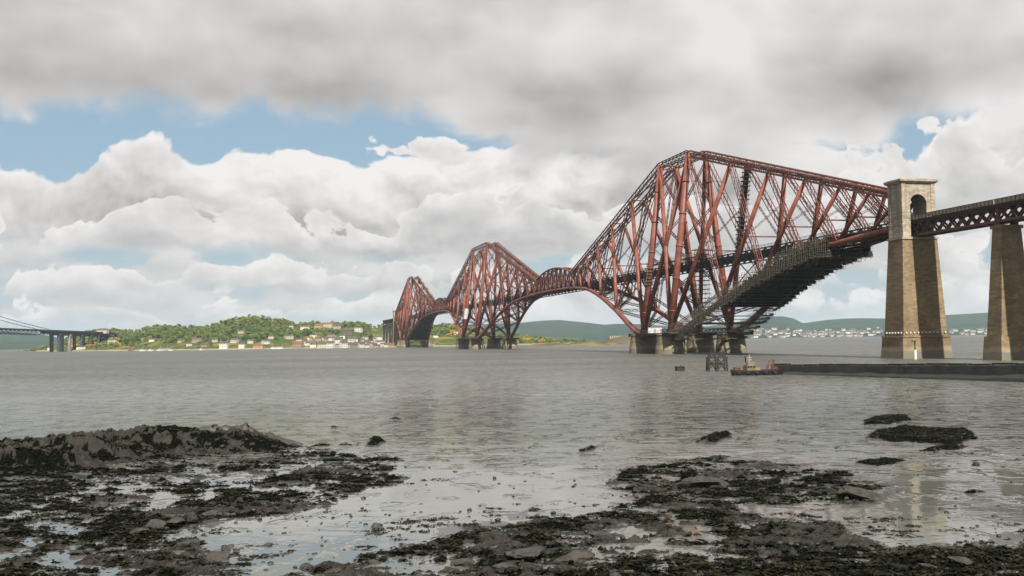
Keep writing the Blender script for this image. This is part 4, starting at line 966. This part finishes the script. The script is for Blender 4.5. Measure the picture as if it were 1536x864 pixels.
# ================================================================== JETTY, MARKER, DOLPHIN, WORKBOAT
def jetty():
    a = ground(1137, 560.2); b = ground(1560, 574); e = b+(b-a).normalized()*60; d = (e-a).normalized(); nn = Vector((d.y, -d.x, 0))
    if nn.y > 0: nn = -nn                                   # towards the camera
    root = thing('breakwater', (a+e)/2, 'long dark weedy stone breakwater running in from the right edge', 'breakwater')
    L = (e-a).length; n = 46
    for nm, m, f0, h0, h1, off, th in (('apron', 'jetty2', 0, .15, 1.7, 0, 9.5), ('wall', 'jetty', .0, 1.9, 4.0, -4.6, 6.0)):
        vs = []; fs = []
        for k in range(n+1):
            f = k/n; p = a+d*(L*f); h = h0+(h1-h0)*f+random.uniform(-.22, .16); w = random.uniform(-.5, .5)
            q = p-nn*(-off if False else 0)
            if nm == 'apron': row = [p+nn*(.8+w+1.2*f)+Vector((0, 0, -1)), p+nn*(.4+w)+Vector((0, 0, h*.6)), p-nn*1.2+Vector((0, 0, h)), p-nn*6.5+Vector((0, 0, h+.3)), p-nn*7+Vector((0, 0, -1))]
            else: row = [p-nn*4.0+Vector((0, 0, -1)), p-nn*(4.5+w*.3)+Vector((0, 0, h-.15)), p-nn*4.8+Vector((0, 0, h)), p-nn*9.5+Vector((0, 0, h-.05)), p-nn*10.2+Vector((0, 0, -1))]
            vs += row
            if k:
                for j in range(4): fs.append(((k-1)*5+j, k*5+j, k*5+j+1, (k-1)*5+j+1))
        fs += [(0, 1, 2, 3, 4), tuple(n*5+j for j in (4, 3, 2, 1, 0))]
        mb = MB(); mb.add(vs, fs); mb.build(nm, m, root)
    for k in range(26):                                     # coping stones along the top edge, uneven
        f0, f1 = k/26+.002, (k+.95)/26; hh = lambda f: 1.9+2.1*f
        p, q = a+d*(L*f0)-nn*5.4, a+d*(L*f1)-nn*5.4; z = .10+random.uniform(-.14, .14); mb = MB(); mb.bar(p+Vector((0, 0, hh(f0)+z)), q+Vector((0, 0, hh(f1)+z)), 1.3, .35); mb.build('coping_stone', 'jetty', root)
jetty()
p = at(1373, 537, 385); p.z = 0; root = thing('marker_post', p, 'white marker post with a small lamp, in front of the portal tower base', 'post')
zt_ = at(1372, 511.5, 385).z
mb = MB(); mb.tube([p+Vector((0, 0, -1)), p+Vector((0, 0, 3.4))], .55, 10); mb.build('post_base', 'white', root)
mb = MB(); mb.tube([p+Vector((0, 0, 3.4)), p+Vector((0, 0, zt_))], .22, 8); mb.build('pole', 'black', root)
mb = MB(); mb.box(p+Vector((-.35, 0, zt_)), 1.6, .6, .35); mb.build('lamp_head', 'black', root)
# timber dolphin
c = ground(1075.5, 556.5); root = thing('timber_dolphin', c, 'dark timber dolphin of crossed piles standing in the water left of the workboat', 'mooring structure')
k_ = c.y/FPX; w0 = 13.5*k_; h1 = 20*k_; h2 = 29*k_; w2 = 11.*k_
T = lambda x, y, z: c+Vector((x, y, z))
cor = [(-1, -1), (0, -1), (1, -1), (1, 1), (0, 1), (-1, 1)]
for x, y in cor: mb = MB(); mb.tube([T(x*w0*1.03, y*1.6, -1), T(x*w0*.96, y*1.5, h1)], .24, 7); mb.build('pile', 'timber', root)
for x, y in ((-1, -1), (-.35, -1), (.35, -1), (1, -1), (1, 1), (-1, 1)): mb = MB(); mb.tube([T(x*w2, y*1.4, h1), T(x*w2*.97, y*1.3, h2)], .2, 7); mb.build('upper_pile', 'timber', root)
for y in (-1.6, 1.6):
    for a_, b_ in ((-1, 0), (0, 1)):
        mb = MB(); mb.bar(T(a_*w0, y, .4), T(b_*w0, y, h1-.3), .26); mb.build('brace', 'timber', root); mb = MB(); mb.bar(T(b_*w0, y*1.03, .4), T(a_*w0, y*1.03, h1-.3), .26); mb.build('brace', 'timber', root)
    mb = MB(); mb.bar(T(-w0*1.1, y, h1), T(w0*1.1, y, h1), .35, .4); mb.build('waling', 'timber', root)
    for a_, b_ in ((-1, -.2), (.2, 1)): mb = MB(); mb.bar(T(a_*w2, y*.88, h1+.2), T(b_*w2, y*.88, h2-.1), .2); mb.build('brace', 'timber', root); mb = MB(); mb.bar(T(b_*w2, y*.9, h1+.2), T(a_*w2, y*.9, h2-.1), .2); mb.build('brace', 'timber', root)
    mb = MB(); mb.bar(T(-w0*1.05, y, h1*.5), T(w0*1.05, y, h1*.5), .25, .3); mb.build('waling', 'timber', root)
c = ground(1020, 556.5); root = thing('mooring_buoy', c, 'small dark box-shaped mooring buoy floating alone left of the timber dolphin', 'buoy')
mb = MB(); mb.box(c+Vector((0, 0, .45)), 2.3, 1.5, 1.3, .2); mb.build('float', 'timber', root)
mb = MB(); mb.box(c+Vector((0, 0, 1.15)), 2.5, 1.7, .16, .2); mb.build('rubbing_band', 'black', root)
mb = MB(); mb.tube([c+Vector((.3, 0, 1.2)), c+Vector((.3, 0, 1.55))], .16, 8); mb.build('ring_post', 'black', root)
# workboat
c = ground(1136, 562.5); k_ = c.y/FPX; L = 78*k_/2; root = thing('workboat', c, 'dark-hulled workboat with a cream wheelhouse and orange deck gear at the breakwater end', 'boat')
T = lambda x, y, z: c+Vector((x, y, z))
st = [(-1, .75, 1.0), (-.96, 1.25, .95), (-.4, 1.6, .85), (.3, 1.6, .9), (.75, 1.2, 1.05), (.97, .45, 1.3), (1.0, .06, 1.35)]
vs = []; fs = []
for x, hw, z in st: vs += [T(x*L, -hw, z), T(x*L*.97, -hw*.82, -.5), T(x*L*.97, hw*.82, -.5), T(x*L, hw, z)]
for i in range(len(st)-1):
    o = i*4; fs += [(o, o+1, o+5, o+4), (o+1, o+2, o+6, o+5), (o+2, o+3, o+7, o+6), (o+3, o, o+4, o+7)]
fs += [(3, 2, 1, 0), tuple(len(vs)-4+j for j in range(4))]
mb = MB(); mb.add(vs, fs); mb.build('hull', 'black', root)
for sd in (-1, 1):
    mb = MB()
    for i in range(len(st)-1): mb.bar(T(st[i][0]*L, sd*st[i][1], st[i][2]+.12), T(st[i+1][0]*L, sd*st[i+1][1], st[i+1][2]+.12), .16, .35)
    mb.build('bulwark', 'black', root)
    for i in range(5): mb = MB(); x = -.75+i*.34; mb.tube([T(x*L, sd*1.62, .75), T(x*L, sd*1.86, .75)], .42, 10); mb.build('tyre_fender', 'black', root)
wx = (1126-1136)*k_
mb = MB(); mb.box(T(wx, 0, 1.6), 2.1, 1.9, 1.6); wh = mb.build('wheelhouse', 'yellow', root)
mb = MB(); mb.box(T(wx, 0, 2.65), 1.5, 1.5, .55); mb.build('upper_cabin', 'hstone', root)
mb = MB(); mb.box(T(wx, 0, 2.98), 1.8, 1.8, .12); mb.build('roof', 'hstone', root)
for i in range(3): mb = MB(); mb.box(T(wx-.68+i*.68, -.97, 1.95), .5, .06, .55); mb.build('window', 'glass', root)
mb = MB(); mb.tube([T(wx-.2, 0, 3.0), T(wx-.2, 0, 4.9)], .08, 6); mb.bar(T(wx-.8, 0, 4.2), T(wx+.4, 0, 4.2), .08); mb.build('mast', 'post', root)
mb = MB(); mb.box(T(wx-.2, 0, 3.6), .9, .3, .35); mb.build('radar', 'hstone', root)
mb = MB(); mb.tube([T(wx-1.0, .3, 3), T(wx-1.1, .3, 4.4)], .16, 7); mb.build('exhaust', 'black', root)
mb = MB(); mb.box(T(wx+1.6, -.2, 1.35), 1.1, .9, .8); mb.build('deck_box', 'hstone', root)
for x0, s_ in ((-1.0*5.2, .9), (-4.3, .8)): mb = MB(); mb.tube([T(x0, -.2, .9), T(x0, -.2, 1.0+s_)], .35, 9); mb.build('drum', 'orange', root)
cxx = (1159-1136)*k_
crane = MB(); crane.tube([T(cxx, 0, .9), T(cxx, 0, 2.5)], .32, 8); crane.bar(T(cxx, 0, 2.4), T(cxx+.5, 0, 3.5), .35); crane.bar(T(cxx+.5, 0, 3.5), T(cxx-.9, 0, 3.1), .28); crane.bar(T(cxx-.9, 0, 3.1), T(cxx-1., 0, 1.7), .12); crane.build('deck_crane', 'orange', root)
mb = MB(); mb.box(T(cxx+.7, .2, 1.4), .9, 1.0, 1.0); mb.build('winch', 'orange', root)
for x in (-.9, -.55, .7, .93): mb = MB(); mb.tube([T(x*L, -.9 if abs(x) < .9 else 0, .9), T(x*L, -.9 if abs(x) < .9 else 0, 1.9)], .09, 6); mb.build('bollard', 'black', root)
# crew in work clothes: one skinned figure each
def person(pos, h, m, label, lean=0.):
    me = bpy.data.meshes.new('person'); k = h/1.75
    V = [(0, 0, .95), (0, 0, 1.2), (0, .02, 1.45), (0, 0, 1.55), (0, -.02, 1.68), (-.11, 0, .9), (-.13, -.03, .5), (-.13, .03, .06), (.11, 0, .9), (.14, .02, .5), (.14, .04, .06), (-.2, .01, 1.42), (-.27, .02, 1.14), (-.22, -.14, .95), (.2, .01, 1.42), (.28, .03, 1.14), (.22, -.12, .93), (-.13, -.1, .03), (.14, -.08, .03)]
    E = [(0, 1), (1, 2), (2, 3), (3, 4), (0, 5), (5, 6), (6, 7), (0, 8), (8, 9), (9, 10), (2, 11), (11, 12), (12, 13), (2, 14), (14, 15), (15, 16), (7, 17), (10, 18)]
    R = [.15, .15, .16, .055, .105, .095, .07, .05, .095, .07, .05, .065, .05, .035, .065, .05, .035, .045, .045]
    import bmesh
    bm = bmesh.new(); sk = bm.verts.layers.skin.verify(); bv = []
    for i, (x, y, z) in enumerate(V):
        v = bm.verts.new((x*k, y*k, z*k)); v[sk].radius = (R[i]*k, R[i]*k); v[sk].use_root = i == 0; bv.append(v)
    for a_, b_ in E: bm.edges.new((bv[a_], bv[b_]))
    bm.to_mesh(me); bm.free()
    o = bpy.data.objects.new('person', me); COL.objects.link(o); md = o.modifiers.new('skin', 'SKIN')
    s = o.modifiers.new('sub', 'SUBSURF'); s.levels = s.render_levels = 1; me.materials.append(M[m]); o.location = pos
    return tagit(o, label, 'person')
person(T(cxx-1.3, -.5, .85), 1.75, 'orange', 'person in orange work clothes standing beside the crane on the workboat')
person(T(-3.1, -.4, .85), 1.75, 'timber', 'person in dark clothes standing on the workboat deck left of the wheelhouse')

# ================================================================== FORESHORE
def gp_(pts): return np.array([[ground(x, y).x, ground(x, y).y] for x, y in pts])
def sdist(poly, X, Y):
    """signed distance to a polygon, positive inside"""
    n = len(poly); d2 = np.full(X.shape, 1e9); ins = np.zeros(X.shape, bool)
    for i in range(n):
        ax, ay = poly[i]; bx, by = poly[(i+1) % n]; ex, ey = bx-ax, by-ay
        t = np.clip(((X-ax)*ex+(Y-ay)*ey)/(ex*ex+ey*ey+1e-9), 0, 1); d2 = np.minimum(d2, (X-ax-t*ex)**2+(Y-ay-t*ey)**2)
        c = ((ay > Y) != (by > Y)) & (X < (bx-ax)*(Y-ay)/(by-ay+1e-12)+ax); ins ^= c
    return np.where(ins, 1, -1)*np.sqrt(d2)
LEFT = gp_([(-260, 672), (0, 672), (60, 664), (130, 668), (190, 664), (280, 668), (400, 668), (455, 668), (540, 662), (556, 663), (490, 672), (560, 684), (622, 690), (580, 697), (606, 715), (560, 742), (480, 760), (410, 772), (330, 786), (296, 802), (330, 826), (350, 845), (372, 866), (330, 900), (-300, 900)])
MID = gp_([(372, 868), (440, 846), (540, 832), (600, 806), (700, 790), (780, 780), (880, 772), (930, 742), (885, 726), (935, 704), (1000, 692), (1092, 680), (1102, 690), (1200, 697), (1290, 712), (1336, 738), (1330, 756), (1250, 760), (1150, 752), (1110, 756), (1120, 772), (1200, 776), (1290, 792), (1330, 822), (1400, 822), (1536, 812), (1700, 810), (1800, 900), (372, 900)])
RIDGE = gp_([(-260, 664), (0, 670), (120, 672), (185, 664), (290, 661), (400, 660), (440, 664), (450, 671), (380, 678), (300, 682), (220, 690), (100, 706), (-40, 716), (-260, 720)])
POOLS = [(gp_(p), dp) for p, dp in (
    ([(318, 722), (338, 706), (400, 702), (432, 712), (380, 724), (322, 732)], .25), ([(408, 700), (430, 692), (482, 694), (470, 704), (420, 708)], .22),
    ([(182, 760), (220, 736), (300, 730), (330, 742), (290, 762), (230, 770)], .25), ([(50, 778), (80, 770), (112, 774), (88, 784)], .2), ([(130, 738), (170, 728), (250, 726), (250, 736), (150, 746)], .16),
    ([(930, 800), (960, 782), (1010, 776), (1075, 790), (1090, 812), (1050, 836), (990, 838), (920, 822)], .12), ([(1098, 744), (1105, 736), (1124, 740), (1116, 748)], .2), ([(70, 800), (110, 796), (130, 804), (90, 810)], .14),
    ([(0, 776), (14, 770), (18, 778), (0, 784)], .15), ([(880, 846), (930, 838), (980, 850), (930, 864)], .1))]
ISLETS = [(gp_(p), h) for p, h in (
    ([(1290, 630), (1320, 624), (1362, 623), (1370, 630), (1340, 637), (1300, 637)], .2), ([(1296, 657), (1320, 647), (1370, 641), (1400, 645), (1460, 648), (1472, 660), (1420, 668), (1370, 664), (1330, 664)], .36),
    ([(1370, 678), (1400, 670), (1448, 668), (1440, 674), (1390, 680)], .2), ([(1044, 664), (1064, 656), (1098, 650), (1098, 658), (1070, 666)], .5), ([(862, 680), (874, 672), (892, 670), (886, 677)], .3),
    ([(546, 670), (552, 660), (568, 657), (578, 664), (568, 671)], .5), ([(1440, 740), (1460, 735), (1484, 738), (1462, 743)], .15), ([(1452, 700), (1462, 696), (1476, 700)], .15), ([(1280, 694), (1320, 686), (1370, 690), (1330, 700)], .15), ([(640, 692), (646, 688), (652, 692)], .12),
    ([(578, 628), (592, 624), (606, 628)], .1), ([(490, 641), (500, 638), (510, 641)], .1))]
nx, ny = 760, 520
fy = np.linspace(0, 1, ny)**1.35; yv = 33+(128-33)*fy
av = np.linspace(-.66, .66, nx); SX, SY = np.meshgrid(av, yv); SX = SX*(SY*.93+4)
def shore_height(X, Y):
    wx = (fbm(X*.22, Y*.22, 4, 1)-.5)*3.4+(fbm(X*1.1, Y*1.1, 4, 2)-.5)*1.5; wy = (fbm(X*.22+40, Y*.22, 4, 3)-.5)*4.0+(fbm(X*1.1+9, Y*1.1, 4, 4)-.5)*1.7
    x, y = X+wx, Y+wy
    sd = np.maximum(sdist(LEFT, x, y), sdist(MID, x, y))
    # flats: sand with a skin of water, falling slowly out to sea
    flat = -.015-.05*sstep(X-Y*.24, 2., 8.)*sstep(Y, 52, 58)-.0022*np.maximum(Y-52, 0)+(fbm(X*.10, Y*.16, 4, 11)-.5)*.11
    lump = fbm(X*1.0, Y*1.0, 5, 12, .6); fine = fbm(X*3.6, Y*3.6, 4, 13, .65)
    big = fbm(X*.3, Y*.3, 4, 15)
    # ledges: beds of rock dipping out to sea, with a broken face towards the land
    def ledge(per, sd_, sk=.16):
        ph = (Y/per+X*sk/per+1.5*fbm(X*.09, Y*.14, 4, sd_)+.18*fbm(X*.8, Y*.8, 4, sd_+1)) % 1.
        return sstep(ph, 0., .10)*(1-ph)
    land = sstep(sd, -.25, 1.3)
    L1 = ledge(3.4, 51); L2 = ledge(1.25, 55, .3)
    crag = np.abs(fbm(X*1.6, Y*1.6, 5, 61, .6)-.5)*2; crk = np.abs(fbm(X*.9+wy*.3, Y*1.5, 4, 63, .55)-.5); crk = 1-sstep(crk, .0, .03)
    Z = flat+land*(.05+.42*(lump-.36)+.28*(big-.45)+.20*(fine-.5)+.16*(L1-.4)*sstep(big, .38, .58)+.12*(L2-.4)+.22*(crag-.4)-.12*crk)
    Z = np.where(land > .05, np.maximum(Z, flat-.03), Z)
    rd = sdist(RIDGE, X+wx*.6, Y+wy*.7); r = sstep(rd, -1.0, 3.6)
    LR = ledge(6.5, 71, .12)
    Z = Z+r*(.10+.42*sstep(X, -46, -34)+.75*fbm(X*.16, Y*.3, 4, 16)*(.6+.4*sstep(X, -44, -30))+1.05*LR+.34*(crag-.3)-.30*crk)
    ch = np.abs(fbm(X*.30+.5*wx, Y*.55+.4*wy, 4, 83)-.5); chan = (1-sstep(ch, .008, .035))*(1-r)*sstep(fbm(X*.12, Y*.12, 2, 87), .40, .55)
    Z = Z*(1-chan)+chan*np.minimum(Z, -.06)
    pool = chan.copy()
    for p, dp in POOLS:
        s = sstep(sdist(p, X+wx*.9, Y+wy*.8), -.7, .7)*sstep(fbm(X*.7, Y*1.3, 4, 37), .36, .50); Z = Z*(1-s)+s*np.minimum(Z, -.05-.04*lump); pool = np.maximum(pool, s)
    isl = np.zeros_like(Z)
    for p, h in ISLETS:
        s = sstep(sdist(p, X+wx*.35, Y+wy*.45), -.5, 1.0); Z = np.maximum(Z, -.1+s*(h+.1)*(.35+1.2*lump)); isl = np.maximum(isl, s)
    weed = np.clip(land*sstep(fbm(X*.22+7, Y*.42, 6, 19, .6)+.34*(lump-.5)+.25*(fine-.5), .47, .53)+isl*1.2, 0, 1)*(1-pool*.8)
    weed = np.clip(weed-r*.8*sstep(fbm(X*.2, Y*.3, 4, 23), .46, .58)+r*.9*sstep(.30-LR, 0., .1)*sstep(fbm(X*.35, Y*.5, 4, 25), .40, .5)+r*.8*(LR > .02)*sstep(LR, .75, .3)*0, 0, 1)
    weed = np.maximum(weed, sstep(fbm(X*.9, Y*1.7, 4, 29), .66, .70)*sstep(sd, -7, -1)*.9)
    return Z, land, weed, r
SZ, LAND, WEED, RID = shore_height(SX, SY)
def shore_mat():
    m = bpy.data.materials.new('foreshore'); m.use_nodes = True; g = NG(m.node_tree); b = g.n['Principled BSDF']
    pos = g.n.new('ShaderNodeNewGeometry').outputs['Position']; A = lambda n: (lambda a: (setattr(a, 'attribute_name', n), a.outputs['Fac'])[1])(g.n.new('ShaderNodeAttribute'))
    land, weed, ridge = A('land'), A('weed'), A('ridge'); pz = g.sep(pos)[2]
    n1 = g.noise(pos, 1.4, 6, .65); n2 = g.noise(pos, 7., 5, .65); n3 = g.noise(pos, .25, 4, .6)
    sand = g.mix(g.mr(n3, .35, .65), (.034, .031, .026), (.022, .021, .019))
    rock = g.mix(g.mr(n1, .35, .65), (.036, .033, .027), (.012, .0115, .010)); rock = g.mix(g.mr(n2, .5, .75), rock, (.046, .042, .034))  # wet rock, coloured darker to stand for cloud shade over the shore
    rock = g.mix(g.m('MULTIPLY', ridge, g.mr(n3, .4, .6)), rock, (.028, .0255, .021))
    wd = g.mix(g.mr(n2, .35, .65), (.0022, .0032, .0026), (.0065, .0075, .0052))  # wet weed, its near-black also holds the cloud shade
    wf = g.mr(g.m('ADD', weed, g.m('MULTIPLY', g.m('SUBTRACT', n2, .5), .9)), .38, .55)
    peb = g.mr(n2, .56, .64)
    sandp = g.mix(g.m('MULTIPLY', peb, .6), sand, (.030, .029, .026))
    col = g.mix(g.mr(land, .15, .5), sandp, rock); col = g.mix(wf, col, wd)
    wet = g.mr(g.m('ADD', pz, g.m('MULTIPLY', g.m('SUBTRACT', n1, .5), .06)), .03, .13, 1., 0.)
    g._in(b.inputs['Base Color'], col)
    rough = g.mix(wet, (.62,)*3, (.16,)*3); rough = g.mix(wf, rough, (.5,)*3); rr_ = g.n.new('ShaderNodeRGBToBW'); g.l.new(rough, rr_.inputs[0]); g.l.new(rr_.outputs[0], b.inputs['Roughness'])
    g._in(b.inputs['Specular IOR Level'], g.mix(wf, g.mix(g.mr(land, .2, .7), (.5,)*3, (.12,)*3), (.0,)*3))
    vor = g.n.new('ShaderNodeTexVoronoi'); vor.feature = 'DISTANCE_TO_EDGE'; vor.inputs['Scale'].default_value = 1.3; g.l.new(g.vm('ADD', pos, g.vm('SCALE', g.noise(pos, 1.2, 3, out=1), .5)), vor.inputs['Vector'])
    bn = g.n.new('ShaderNodeBump'); bn.inputs['Distance'].default_value = 1.; bn.inputs['Strength'].default_value = 1.
    h = g.m('MULTIPLY', g.m('ADD', g.m('ADD', g.m('MULTIPLY', n1, .16), g.m('MULTIPLY', n2, .13)), g.m('MULTIPLY', g.mr(vor.outputs['Distance'], 0., .07), .05)), g.mr(land, .1, .5, .05, 1.))
    g.l.new(h, bn.inputs['Height']); g.l.new(bn.outputs[0], b.inputs['Normal']); return m
M['shore'] = shore_mat()
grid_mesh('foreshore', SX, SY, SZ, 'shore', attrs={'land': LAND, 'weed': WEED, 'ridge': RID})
def zat(X, Y):
    z, l, w, r = shore_height(np.array([float(X)]), np.array([float(Y)])); return float(z[0])
# ---- loose seaweed: many small fronds
M['weed'] = mat('bladder_wrack', (.0040, .0058, .0045), (.034, .031, .016), 1.6, .55, spec=.03)  # dark wrack, cloud shade put into its colour as well
def seaweed():
    rg = np.random.default_rng(11); i = rg.integers(0, ny, 330000); j = rg.integers(0, nx, 330000)
    keep = (WEED[i, j] > .45) & (SZ[i, j] > -.03) & (rg.random(330000) < .9); i, j = i[keep], j[keep]
    X = SX[i, j]+rg.normal(0, .08, len(i)); Y = SY[i, j]+rg.normal(0, .08, len(i)); Z = SZ[i, j]
    n = len(X); th = rg.uniform(0, 6.283, n); L = rg.gamma(3., .06, n)+.06; w = L*rg.uniform(.10, .30, n); up = rg.uniform(.01, .075, n)
    dx, dy = np.cos(th), np.sin(th)
    P = np.zeros((n, 6, 3), np.float32)
    for k, (l, hh) in enumerate(((-.5, .0), (.05, 1.), (.5, .25))):
        for q, sg in enumerate((-1, 1)):
            ww = w*(.5 if k != 1 else .8)
            P[:, k*2+q, 0] = X+dx*L*l-dy*ww*sg; P[:, k*2+q, 1] = Y+dy*L*l+dx*ww*sg; P[:, k*2+q, 2] = Z+up*hh+rg.normal(0, .012, n)+.012
    F = np.array([(0, 1, 3, 2), (2, 3, 5, 4)]); F = (F[None]+(np.arange(n)*6)[:, None, None]).reshape(-1, 4)
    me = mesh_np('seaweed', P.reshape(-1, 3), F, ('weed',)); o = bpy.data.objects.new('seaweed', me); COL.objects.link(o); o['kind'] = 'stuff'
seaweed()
# ---- stones
M['stone_grey'] = mat('beach_stone', (.062, .058, .049), (.026, .025, .021), 2.2, .7, bump=.10, bscale=5)
M['stone_dark'] = mat('wet_dark_stone', (.026, .025, .021), (.011, .011, .0095), 2.2, .5, bump=.03, bscale=9)
M['slab'] = mat('brown_slab_rock', (.070, .063, .050), (.026, .024, .019), 1.8, .75, bump=.12, bscale=5)
def rock_mesh(name, seed, sx, sy, sz, m, n=2, blocky=.5):
    import bmesh
    bm = bmesh.new(); bmesh.ops.create_icosphere(bm, subdivisions=n, radius=1.)
    rg = random.Random(seed); pl = [(Vector((rg.gauss(0, 1), rg.gauss(0, 1), rg.gauss(0, .8))).normalized(), rg.uniform(.55, .9)) for _ in range(9)]
    for v in bm.verts:
        c = v.co.copy()
        for nrm, dd in pl:
            e = c.dot(nrm)-dd
            if e > 0: c -= nrm*e*(.6+.4*blocky)
        c += c.normalized()*rg.uniform(-.09, .06); v.co = Vector((c.x*sx, c.y*sy, c.z*sz))
    me = bpy.data.meshes.new(name); bm.to_mesh(me); bm.free(); me.materials.append(M[m]); return me
SMALL = [rock_mesh('stone', k, 1, random.uniform(.7, 1.1), random.uniform(.5, .75), 'stone_dark' if k % 3 else 'stone_grey', 2) for k in range(8)]
BIG = [rock_mesh('boulder', 40+k, 1, random.uniform(.6, 1.0), random.uniform(.42, .6), 'slab' if k % 2 else 'stone_grey', 3, 1.) for k in range(6)]
def stone(px, py, wpx, label, group=None, big=False, asp=1., sink=.3, rz=None, k=None):
    q = ground(px, py); z = max(zat(q.x, q.y), 0.); q = ground(px, py, z); r = wpx*.5*q.y/FPX
    me = (BIG if big else SMALL)[k if k is not None else random.randrange(6)]
    o = bpy.data.objects.new('boulder' if big else 'stone', me); COL.objects.link(o); o.location = (q.x, q.y, z+r*(.5-sink)*asp*.6); o.scale = (r, r, r*asp); o.rotation_euler = (random.uniform(-.15, .15), random.uniform(-.15, .15), rz if rz is not None else random.uniform(0, 6.28))
    return tagit(o, label, 'rock' if big else 'stone', group)
for a in [(563, 791, 12, 'upright knobbly stone standing alone in the calm wet sand, mirrored in it'), (612, 785, 7, 'small dark stone on the wet sand right of the upright stone'), (545, 748, 9, 'dark stone at the tip of the left weed bank, by the wet sand'), (520, 741, 7, 'reddish stone on the edge of the left weed bank'),
          (390, 780, 10, 'dark pebble-like stone at the shore of the left bank, above the calm pool'), (742, 718, 8, 'lone dark stone out on the open wet sand'), (806, 774, 9, 'dark stone at the upper edge of the middle weed bank'), (830, 771, 12, 'brown rounded stone at the upper edge of the middle weed bank'), (770, 745, 6, 'tiny stone in the middle of the wet sand'), (720, 759, 6, 'small stone on the sand below the lone dark stone')]:
    stone(*a, asp=1.5 if a[0] == 563 else 1.)
for k in range(70):
    px, py = random.choice([(random.uniform(350, 600), random.uniform(755, 845)), (random.uniform(560, 900), random.uniform(700, 790)), (random.uniform(1180, 1536), random.uniform(690, 810))])
    stone(px, py, random.uniform(3.5, 7), 'small dark stone strewn on the wet sand', 'small stones strewn on the wet sand')
for a in [(318, 776, 34, 'blocky dark boulder at the end of the rock row on the left bank', .9, .1), (288, 780, 30, 'blocky boulder second from the end of the rock row on the left bank', .9, .1), (262, 785, 30, 'squat boulder in the middle of the rock row on the left bank', .9, .1), (234, 792, 34, 'upper boulder at the near end of the rock row on the left bank', .9, .1), (210, 801, 30, 'lowest boulder of the rock row on the left bank', .9, .1),
          (282, 820, 44, 'pale brown flat slab beside the calm pool at lower left', .7, .3), (330, 838, 44, 'long slab rock reaching into the calm pool at lower left', .55, .2), (338, 826, 22, 'small slab at the water just above the long slab at lower left', .6, .2), (115, 830, 30, 'pale flat stone lying in weed at the lower left', .5, .3), (128, 777, 24, 'brown flat stone between two pools on the left bank', .6, .3),
          (1052, 732, 84, 'broad pale grey boulder in the middle of the right weed bank', .75, .35), (1290, 745, 80, 'low brown boulder at the right end of the weed bank', .5, .35), (790, 832, 62, 'long brown slab tilted in the weed at bottom centre', .55, .2), (860, 838, 64, 'narrow brown slab beside the long tilted slab at bottom centre', .5, .3), (756, 852, 40, 'brown rock at the bottom edge left of the slabs', .6, .3), (905, 803, 40, 'narrow slab pointing up towards the sand at the head of the middle bank', .45, .3),
          (690, 846, 44, 'brown slab in the weed near the bottom edge, left of centre', .5, .3), (460, 852, 34, 'pale stone near the bottom edge by the calm pool', .6, .3), (500, 858, 30, 'pale brown stone at the bottom edge right of the calm pool', .6, .3), (560, 845, 26, 'brown stone in the weed below the upright stone', .6, .3), (1440, 842, 40, 'pale flat stone in the weed at lower right', .45, .3), (1390, 850, 30, 'small flat stone in the weed at lower right', .45, .3), (150, 760, 30, 'dark flat rock left of the middle pool', .5, .3)]:
    stone(a[0], a[1], a[2]*1.05, a[3], None, True, a[4], a[5])
pts = []; rg = np.random.default_rng(5)
def pebbles():
    V0 = []; F0 = []
    for me in SMALL[:4]:
        pass
    ico = np.array([(0, 0, 1), (.894, 0, .447), (.276, .851, .447), (-.724, .526, .447), (-.724, -.526, .447), (.276, -.851, .447), (.724, .526, -.447), (-.276, .851, -.447), (-.894, 0, -.447), (-.276, -.851, -.447), (.724, -.526, -.447), (0, 0, -1)])
    fc = np.array([(0, 1, 2), (0, 2, 3), (0, 3, 4), (0, 4, 5), (0, 5, 1), (1, 6, 2), (2, 7, 3), (3, 8, 4), (4, 9, 5), (5, 10, 1), (2, 6, 7), (3, 7, 8), (4, 8, 9), (5, 9, 10), (1, 10, 6), (6, 11, 7), (7, 11, 8), (8, 11, 9), (9, 11, 10), (10, 11, 6)])
    i = rg.integers(0, ny, 15000); j = rg.integers(0, nx, 15000); cl = fbm(SX[i, j]*.4, SY[i, j]*.6, 4, 77)
    p = np.where(LAND[i, j] > .4, .55, np.where(cl > .56, .4, .03)); k = (rg.random(15000) < p) & (SZ[i, j] > -.06) & (SY[i, j] < 100); i, j = i[k], j[k]; n = len(i)
    r = rg.gamma(2., .028, n)+.025; P = ico[None]*rg.uniform(.7, 1.25, (n, 12, 1))*r[:, None, None]*np.array([1.1, 1., .6]); P[:, :, 0] += SX[i, j][:, None]; P[:, :, 1] += SY[i, j][:, None]; P[:, :, 2] += (SZ[i, j]+r*.25)[:, None]
    F = (fc[None]+(np.arange(n)*12)[:, None, None]).reshape(-1, 3); mi = np.repeat(rg.integers(0, 2, n), 20).astype(np.int32)
    me = mesh_np('pebbles', P.reshape(-1, 3), F, ('stone_dark', 'stone_grey'), mi); o = bpy.data.objects.new('pebbles', me); COL.objects.link(o); o['kind'] = 'stuff'
pebbles()
